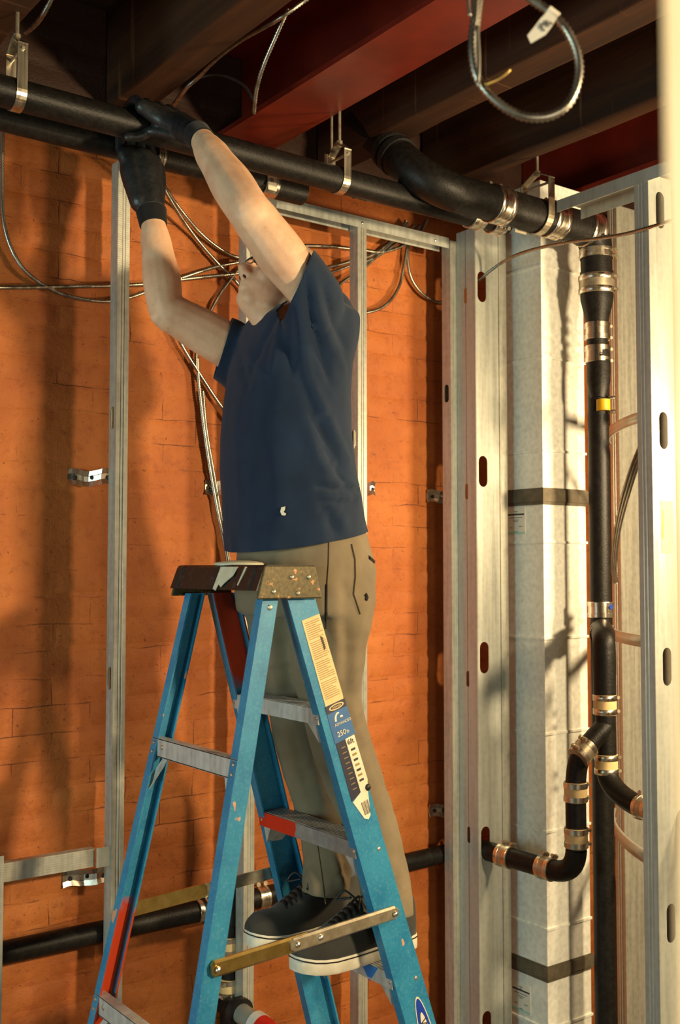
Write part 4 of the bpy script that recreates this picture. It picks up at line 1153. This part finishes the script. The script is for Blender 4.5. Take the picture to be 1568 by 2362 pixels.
chain(sh, [Vector((1.425, 2.04, 2.27)), NS + Vector((0.004, 0.008, -0.004)), NS + nax*0.04, NS + nax*0.085], [0.075, 0.064, 0.064, 0.063])
sh.ell(U(756, 722, Y=2.02), 0.058); sh.ell(U(748, 760, Y=2.0), 0.060)
chain(sh, [Vector((1.42, 2.02, 2.19)), NS + Vector((-0.004, 0.01, -0.05)), NS + nax*0.06 + Vector((0, 0, -0.012))], [0.078, 0.060, 0.055])
chain(sh, [Vector((1.46, 2.22, 2.23)), FS, FS + fax*0.05, FS + fax*0.095 + Vector((0, 0, -0.008))], [0.085, 0.072, 0.068, 0.066])
chain(sh, [FS + Vector((0.03, -0.02, -0.05)), FS + fax*0.06 + Vector((0, 0, -0.03)), FS + fax*0.10 + Vector((0, 0, -0.035))], [0.075, 0.06, 0.055])
sm_ = remesh(sh, 0.0068, 12)
b = bmesh.new(); b.from_mesh(sm_)
# open hem, sleeves and collar
hemA = U(516, 1283, Y=BY); hemB = U(834, 1216, Y=BY)
hn = Vector((hemB.z - hemA.z, 0.0, -(hemB.x - hemA.x))).normalized()
if hn.z > 0: hn = -hn
bmesh.ops.bisect_plane(b, geom=b.verts[:] + b.edges[:] + b.faces[:], plane_co=hemA, plane_no=hn, clear_outer=True)
def cut(end, ax, rad):
    fs = [f for f in b.faces if (f.calc_center_median() - end).length < rad]
    es = {e for f in fs for e in f.edges}; vs = {v for f in fs for v in f.verts}
    bmesh.ops.bisect_plane(b, geom=list(vs) + list(es) + fs, plane_co=end, plane_no=ax)
    dl = [f for f in b.faces if (f.calc_center_median() - end).dot(ax) > 0 and (f.calc_center_median() - end).length < rad]
    bmesh.ops.delete(b, geom=dl, context='FACES')
nplane = (nax + Vector((-0.25, -0.10, 0.05))).normalized()
cut(NEND, (nax*0.45 - RT*0.55).normalized(), 0.105); cut(FEND, (fax*0.6 - RT*0.4).normalized(), 0.125)
cn = (H(-0.01, 0, -0.045) - Vector((1.475, 2.115, 2.27))).normalized()
colc = Vector((1.430, 2.118, 2.318))
cut(colc, (cn + Vector((-0.35, 0, 0))).normalized(), 0.080)
b.normal_update()
# folds: ridges along 3D lines on the near side
from mathutils.bvhtree import BVHTree
folds = []
def fold(p, q, amp, w): folds.append((Vector(p), Vector(q), amp, w))
def crease(tree, pts, amp, w):
    """ridge (amp > 0) or groove along a line laid on the cloth"""
    P = []
    for (x0, y0), (x1, y1) in zip(pts, pts[1:]):
        for k in range(5): P.append((x0 + (x1-x0)*k/5, y0 + (y1-y0)*k/5))
    P.append(pts[-1]); S = []
    for px, py in P:
        r = (FW + RT*((px - 784)/FPX) + UPV*((1181 - py)/FPX)).normalized()
        h = tree.ray_cast(CAMP, r)[0]
        if h: S.append(h)
    n = len(S)
    for i in range(n - 1):
        if (S[i+1] - S[i]).length < 0.08: folds.append((S[i], S[i+1], amp*(0.35 + 0.65*math.sin(PI*(i + 0.5)/n)), w))
def press(bm_, base):
    bm_.normal_update()
    for v in bm_.verts:
        d = 0.0
        best = {}
        for p, q, amp, w in folds:
            pq = q - p; L2 = pq.length_squared
            if L2 < 1e-10: continue
            tt = max(0.0, min(1.0, (v.co - p).dot(pq)/L2)); x = (v.co - (p + pq*tt)).length
            if x < w*3:
                k = (amp > 0, w); e = amp*math.exp(-(x/w)**2)
                best[(round(abs(amp), 6), k)] = e
                d = d + 0
        # neighbouring pieces of one line overlap: keep the strongest groove and ridge instead of their sum
        if best:
            d += max([e for e in best.values() if e > 0] or [0]) + min([e for e in best.values() if e < 0] or [0])
        v.co += v.normal*(d + base(v))
nY = 1.935
tree = BVHTree.FromBMesh(b)
for pts, amp, w in (
    ([(705, 640), (712, 720), (735, 800), (760, 880)], -0.011, 0.011), ([(722, 650), (738, 730), (765, 800), (790, 850)], 0.008, 0.011), ([(745, 665), (765, 740), (795, 800)], -0.008, 0.011),
    ([(690, 715), (700, 800), (712, 870)], 0.008, 0.012), ([(672, 720), (668, 800), (672, 860)], -0.008, 0.012), ([(655, 720), (640, 790), (630, 850)], 0.006, 0.013), ([(640, 730), (605, 800), (580, 860)], -0.006, 0.013),
    ([(690, 870), (715, 930), (750, 1010), (790, 1090)], -0.010, 0.012), ([(712, 870), (740, 930), (772, 1000), (800, 1060)], 0.008, 0.012), ([(725, 960), (755, 1040), (790, 1110), (815, 1150)], -0.009, 0.011),
    ([(700, 960), (730, 1050), (765, 1110)], 0.006, 0.013), ([(740, 1105), (780, 1118), (822, 1122)], 0.009, 0.008), ([(735, 1122), (780, 1133), (822, 1136)], -0.010, 0.008), ([(745, 1142), (785, 1146), (822, 1146)], 0.009, 0.008),
    ([(750, 1160), (790, 1160), (818, 1160)], -0.007, 0.008), ([(770, 1165), (788, 1200), (796, 1225)], 0.006, 0.013), ([(740, 1160), (760, 1195), (768, 1225)], -0.006, 0.013),
    ([(560, 900), (545, 1000), (550, 1120), (560, 1240)], 0.003, 0.02), ([(600, 960), (595, 1080), (600, 1220)], -0.003, 0.02), ([(650, 1000), (645, 1120), (650, 1230)], 0.003, 0.022),
    ([(545, 800), (560, 850), (575, 890)], -0.006, 0.012), ([(560, 785), (585, 830), (610, 870)], 0.005, 0.012)):
    crease(tree, pts, amp, w)
def base(v):
    d = 0.0020*noise.noise(v.co*14) + 0.0015*noise.noise(Vector((v.co.x*30, v.co.y*30, v.co.z*9)))
    hz = (v.co - hemA).dot(-hn)
    if hz < 0.05: d += (0.05 - hz)*0.16*noise.noise(Vector((v.co.x*22, v.co.y*22, 0)))
    return d
press(b, base)
b.to_mesh(sm_); b.free()
shirt = link('t_shirt', sm_, MT['navy_cotton'], person, smooth=True)
md = shirt.modifiers.new('thick', 'SOLIDIFY'); md.thickness = 0.003; md.offset = 1
# small pale emblem near the hem
def on_surface(ob, px, py):
    r = (FW + RT*((px - 784)/FPX) + UPV*((1181 - py)/FPX)).normalized()
    dg = bpy.context.evaluated_depsgraph_get()
    ok, loc, nor, idx = ob.evaluated_get(dg).ray_cast(ob.matrix_world.inverted() @ CAMP, r)
    return (loc, nor) if ok else (U(px, py, Y=nY), Vector((0, -1, 0)))
bpy.context.view_layer.update()
em = [(650, 1170), (659, 1168), (658, 1176), (655, 1181), (661, 1185), (658, 1189), (651, 1188), (648, 1180)]
vs = []
for px, py in em:
    l, n = on_surface(shirt, px, py); vs.append(l + n*0.0035)
eo = link('emblem', mesh('emblem', vs, [tuple(range(len(vs)))]), MT['label_white'], shirt); eo.modifiers.new('thick', 'SOLIDIFY').thickness = 0.0008

# ---------------- trousers
tr = MB()
hip = [half(538, 836, 1215, 0.168), half(535, 848, 1262, 0.172), half(530, 862, 1310, 0.176), half(530, 858, 1365, 0.178), half(535, 842, 1415, 0.176)]
rings = []
for cx, z, a, bb in hip:
    rings.append([(cx + a*math.copysign(abs(math.cos(t))**0.9, math.cos(t)), BY + bb*math.sin(t), z) for t in [2*PI*k/NSEG for k in range(NSEG)]])
tr.loft(list(reversed(rings)))
LK = [Vector((1.480, 2.030, 1.66)), Vector((1.488, 2.060, 1.52)), Vector((1.518, 2.085, 1.395)), Vector((1.548, 2.082, 1.29)), Vector((1.606, 2.062, 1.13)), Vector((1.618, 2.025, 1.02)), Vector((1.602, 1.985, 0.955)), Vector((1.595, 1.972, 0.918))]
RK = [Vector((1.460, 2.190, 1.66)), Vector((1.478, 2.205, 1.52)), Vector((1.520, 2.238, 1.395)), Vector((1.548, 2.245, 1.29)), Vector((1.600, 2.250, 1.13)), Vector((1.600, 2.215, 1.02)), Vector((1.575, 2.185, 0.955)), Vector((1.560, 2.175, 0.925))]
LR = [0.105, 0.090, 0.073, 0.072, 0.067, 0.062, 0.060, 0.057]
chain(tr, LK, LR, 6); chain(tr, RK, LR, 6)
tm = remesh(tr, 0.0075, 8)
b = bmesh.new(); b.from_mesh(tm)
folds.clear(); tree = BVHTree.FromBMesh(b)
for pts, amp, w in (
    ([(770, 1380), (775, 1470), (772, 1560)], 0.007, 0.016), ([(795, 1400), (800, 1500), (800, 1600)], -0.006, 0.016), ([(830, 1640), (800, 1665), (770, 1680)], 0.010, 0.011), ([(840, 1670), (810, 1692), (780, 1700)], -0.010, 0.010), ([(850, 1700), (820, 1718), (795, 1722)], 0.008, 0.010),
    ([(880, 1880), (850, 1900), (815, 1910)], -0.007, 0.012), ([(905, 1990), (885, 2010), (865, 2015)], 0.009, 0.010), ([(915, 2015), (890, 2035), (865, 2040)], -0.010, 0.009), ([(935, 2045), (905, 2060), (880, 2062)], 0.009, 0.009),
    ([(700, 1960), (715, 2010), (730, 2050)], 0.006, 0.014), ([(680, 1980), (690, 2030), (710, 2070)], -0.006, 0.012), ([(790, 1960), (800, 2010), (830, 2050)], -0.009, 0.012), ([(770, 1970), (785, 2030), (800, 2070)], 0.007, 0.012),
    ([(625, 1480), (630, 1560), (640, 1600)], 0.006, 0.016), ([(655, 1450), (665, 1540), (670, 1590)], -0.006, 0.016), ([(630, 1680), (660, 1760), (680, 1840)], 0.006, 0.016), ([(680, 1690), (700, 1780), (720, 1850)], -0.006, 0.016), ([(800, 1280), (790, 1340), (800, 1390)], -0.004, 0.014)):
    crease(tree, pts, amp, w)
press(b, lambda v: 0.004*noise.noise(Vector((v.co.x*9, v.co.y*9, v.co.z*6))) + 0.002*noise.noise(v.co*28))
# open cuffs
bmesh.ops.bisect_plane(b, geom=b.verts[:] + b.edges[:] + b.faces[:], plane_co=(1.6, 2.0, 0.930), plane_no=(-0.10, 0, -1), clear_outer=True)
b.to_mesh(tm); b.free()
pants = link('trousers', tm, MT['khaki_cotton'], person, smooth=True)
pants.modifiers.new('thick', 'SOLIDIFY').thickness = 0.003
bpy.context.view_layer.update()
def seam(pts, name='seam', r=0.0014, mat='seam_thread', lift=0.0008, n=8):
    q = []
    for (x0, y0), (x1, y1) in zip(pts, pts[1:]):
        for k in range(n): q.append((x0 + (x1-x0)*k/n, y0 + (y1-y0)*k/n))
    q.append(pts[-1])
    P = []
    for px, py in q:
        l, nn = on_surface(pants, px, py); P.append(l + nn*lift)
    P = [p for i, p in enumerate(P) if i == 0 or (p - P[i-1]).length < 0.05]
    if len(P) > 2: MB().tube(P, r, 6).build(name, MT[mat], pants, smooth=True)
seam([(758, 1240), (757, 1300), (754, 1350), (753, 1430), (752, 1450)])
seam([(753, 1348), (752, 1400), (752, 1432)], 'seam_gap', 0.0035, 'hole_dark', -0.001)
seam([(810, 1255), (818, 1290), (819, 1330), (815, 1370), (825, 1400), (830, 1416)], 'pocket_edge', 0.0020)
seam([(630, 1238), (650, 1252), (690, 1258), (755, 1246)], 'pocket_edge', 0.0013)
seam([(636, 1236), (655, 1245), (690, 1250), (755, 1239)], 'pocket_edge', 0.0011)
seam([(732, 1945), (740, 2000), (745, 2040), (750, 2085)], 'seam', 0.0010)
for pts in ([(850, 1285), (858, 1292), (862, 1296)], [(842, 1370), (846, 1378), (843, 1384)]):
    seam(pts, 'worn_hole', 0.006, 'hole_dark', -0.002, 4)

# ---------------- shoes
def shoe(toe, heel, zs, outward):
    root = empty('shoe', (toe.x, toe.y, zs)); root.parent = person; root.matrix_parent_inverse = Matrix.Translation(-person.location)
    toe = Vector((toe.x, toe.y, zs)); heel = Vector((heel.x, heel.y, zs))
    d = (heel - toe); L = d.length; d.normalize(); w = Vector((-d.y, d.x, 0)); Zv = Vector((0, 0, 1))
    def hw(u):
        ks = ((0, 0.012), (0.03, 0.030), (0.10, 0.044), (0.25, 0.053), (0.40, 0.052), (0.60, 0.042), (0.78, 0.038), (0.92, 0.034), (0.98, 0.024), (1, 0.010))
        for (a, b_), (c, e) in zip(ks, ks[1:]):
            if u <= c: return b_ + (e - b_)*(u - a)/(c - a)
        return 0.01
    us = [0, 0.012, 0.03, 0.06, 0.1, 0.17, 0.25, 0.33, 0.42, 0.5, 0.6, 0.7, 0.8, 0.88, 0.94, 0.975, 0.99, 1.0]
    spring = lambda u: 0.012*max(0, (0.22 - u)/0.22)**1.5
    # sole
    def outline(z, k):
        pts = [toe + d*L*u + w*hw(u)*k + Zv*(z + spring(u)) for u in us]
        return pts + [toe + d*L*u - w*hw(u)*k + Zv*(z + spring(u)) for u in reversed(us)]
    so = MB().loft([outline(0.0, 0.93), outline(0.006, 1.0), outline(0.031, 1.0), outline(0.034, 0.96)]).build('sole', MT['shoe_rubber'], root, fix=True); autosmooth(so, 40)
    ln = outline(0.0275, 1.012); MB().tube(ln + [ln[0]], 0.0016, 6).build('sole_stripe', MT['black_line'], so)
    # upper
    rings = []
    for u in [0.006, 0.02, 0.05, 0.1, 0.17, 0.25, 0.33, 0.42, 0.5, 0.58, 0.68, 0.8, 0.9, 0.96, 0.992]:
        h = 0.018 + 0.034*math.sin(min(1, u/0.16)*PI/2) if u < 0.25 else (0.052 + 0.050*((u - 0.25)/0.27)**1.1 if u < 0.52 else 0.102 - 0.022*math.sin((u - 0.52)/0.48*PI))
        if u > 0.97: h *= 0.85
        ww = hw(u)*0.97; row = []
        for k in range(13):
            a = PI*k/12
            row.append(toe + d*L*u + w*ww*math.copysign(abs(math.cos(a))**(0.75), math.cos(a))*(1 if u < 0.5 else 1 - 0.12*math.sin(a)) + Zv*(0.030 + spring(u) + h*math.sin(a)**0.8))
        rings.append(row)
    up = MB().loft(rings).build('upper', MT['shoe_canvas'], root, smooth=True, fix=True)
    lc = MB()
    for i in range(6):
        u = 0.30 + i*0.04; h = 0.052 + 0.050*((u - 0.25)/0.27)**1.1
        c = toe + d*L*u + Zv*(0.033 + h)
        lc.tube([c - w*0.026 - Zv*0.012, c - w*0.010 + Zv*0.002, c + w*0.010 + d*0.006 + Zv*0.002, c + w*0.026 - Zv*0.012 + d*0.006], 0.0032, 6)
    c = toe + d*L*0.50 + Zv*0.138
    lc.tube(spline([c, c - w*0.03 + Zv*0.012 - d*0.01, c - w*0.045 - Zv*0.01 - d*0.02, c - w*0.01 - d*0.005], 5), 0.003, 6)
    lc.tube(spline([c, c + w*0.03 + Zv*0.012 - d*0.01, c + w*0.045 - Zv*0.01 - d*0.02, c + w*0.01 - d*0.005], 5), 0.003, 6)
    lc.build('laces', MT['black_line'], up)
    return root
ZS = STEPZ[2] + 0.0016
t1 = U(674, 2238, Z=ZS + 0.012); h1 = U(964, 2172, Z=ZS)
shoe(Vector((t1.x, t1.y, 0)), Vector((t1.x + 0.345, t1.y - 0.006, 0)), ZS, -1)['label'] = 'near shoe'
t2 = U(569, 2180, Z=ZS + 0.012)
shoe(Vector((t2.x, t2.y, 0)), Vector((t2.x + 0.325, t2.y - 0.010, 0)), ZS, 1)['label'] = 'far shoe'

# ---------------- gloves
def finger(mb, pts, r):
    P = spline(pts, 5); n = len(P)
    mb.tube(P, [r*(1.06 - 0.22*i/(n-1)) for i in range(n)], 10); mb.ell(P[0], r*1.06, 10, 7); mb.ell(P[-1], r*0.84, 10, 7)
# near hand: palm on the front of the pipe, four fingers over the top, thumb along below
def around(x, y, z, R, deg): return Vector((x, y + R*math.cos(math.radians(deg)), z + R*math.sin(math.radians(deg))))
g = MB()
pc = Vector((NW.x + 0.005, uy - 0.062, uz + 0.004))
wv = (pc - NW)
chain(g, [NW + wv*0.02, NW + wv*0.45, NW + wv*0.75], [0.031, 0.034, 0.036])
palmx = NW.x - 0.035
for i, (xo, ln) in enumerate(((0.046, 0.92), (0.016, 1.0), (-0.014, 0.96), (-0.042, 0.84))):
    x = palmx + xo; R_ = ur + 0.014
    kn = around(x, uy, uz, R_ + 0.016, 158)
    chain(g, [NW + wv*0.6 + Vector((xo*0.25, 0, 0)), NW + wv*0.9 + Vector((xo*0.65 - 0.01, 0, 0.004)), kn], [0.024, 0.023, 0.019], 5)
    finger(g, [kn, around(x - 0.002, uy, uz, R_ + 0.010, 120), around(x - 0.004, uy, uz, R_, 78), around(x - 0.006, uy, uz, R_, 78 - 70*ln)], 0.0125)
tb = NW + wv*0.55 + Vector((-0.012, 0, -0.02))
finger(g, [tb, around(palmx - 0.01, uy, uz, ur + 0.022, 205), around(palmx - 0.035, uy, uz, ur + 0.015, 228), around(palmx - 0.062, uy, uz, ur + 0.013, 240)], 0.0135)
gm = remesh(g, 0.0035, 4)
go = link('glove', gm, MT['glove_rubber'], person, smooth=True); go['label'] = 'black glove of the upper hand round the pipe'
def cuff(w0, ax, r0, r1, L):
    c = MB(); rings = []
    n = 12; pts = []; rad = []
    for i in range(n + 1):
        u = i/n; pts.append(w0 + ax*L*u); rad.append(r0 + (r1 - r0)*u + (0.0009 if i % 2 else 0))
    c.tube(pts, rad, 24, caps=True); return c
aN = (NW - NE).normalized()
cuff(NW - aN*0.014, wv.normalized()*0.4 + aN*0.6, 0.0305, 0.033, 0.04).build('glove_cuff', MT['glove_knit'], go, smooth=True)
# far hand: reaching up, fingers on the lower pipe
g = MB()
aF = (FWR - FE).normalized()
pf = Vector((FWR.x - 0.006, ly - 0.062, lz - 0.055)); wf = pf - FWR
chain(g, [FWR + wf*0.02, FWR + wf*0.4, FWR + wf*0.75, pf], [0.034, 0.040, 0.044, 0.040])
chain(g, [FWR + wf*0.3 + Vector((-0.022, 0, 0)), FWR + wf*0.75 + Vector((-0.030, 0, 0)), pf + Vector((-0.034, 0, 0.01))], [0.030, 0.032, 0.026])
for i, (xo, ln) in enumerate(((0.034, 0.86), (0.006, 1.0), (-0.022, 0.98), (-0.050, 0.82))):
    x = pf.x + xo - 0.006; R_ = lr + 0.013
    kn = pf + Vector((xo, -0.004, 0.012))
    chain(g, [FWR + wf*0.55 + Vector((xo*0.4, 0, 0)), kn], [0.026, 0.019], 4)
    finger(g, [kn, around(x, ly, lz, R_ + 0.014, 205), around(x, ly, lz, R_ + 0.006, 160), around(x, ly, lz, R_, 160 - 55*ln)], 0.0125)
finger(g, [FWR + wf*0.35 + Vector((0.026, -0.004, 0)), FWR + wf*0.75 + Vector((0.046, 0.0, 0)), pf + Vector((0.056, 0.012, 0.008)), pf + Vector((0.052, 0.030, 0.020))], 0.0145)
gm = remesh(g, 0.0035, 4)
go = link('glove', gm, MT['glove_rubber'], person, smooth=True); go['label'] = 'black glove of the lower hand below the pipes'
cuff(FWR - aF*0.016, aF, 0.0335, 0.038, 0.045).build('glove_cuff', MT['glove_knit'], go, smooth=True)
tag(person, 'worker in navy T-shirt, khaki trousers and black gloves standing on the ladder reaching up', 'person')
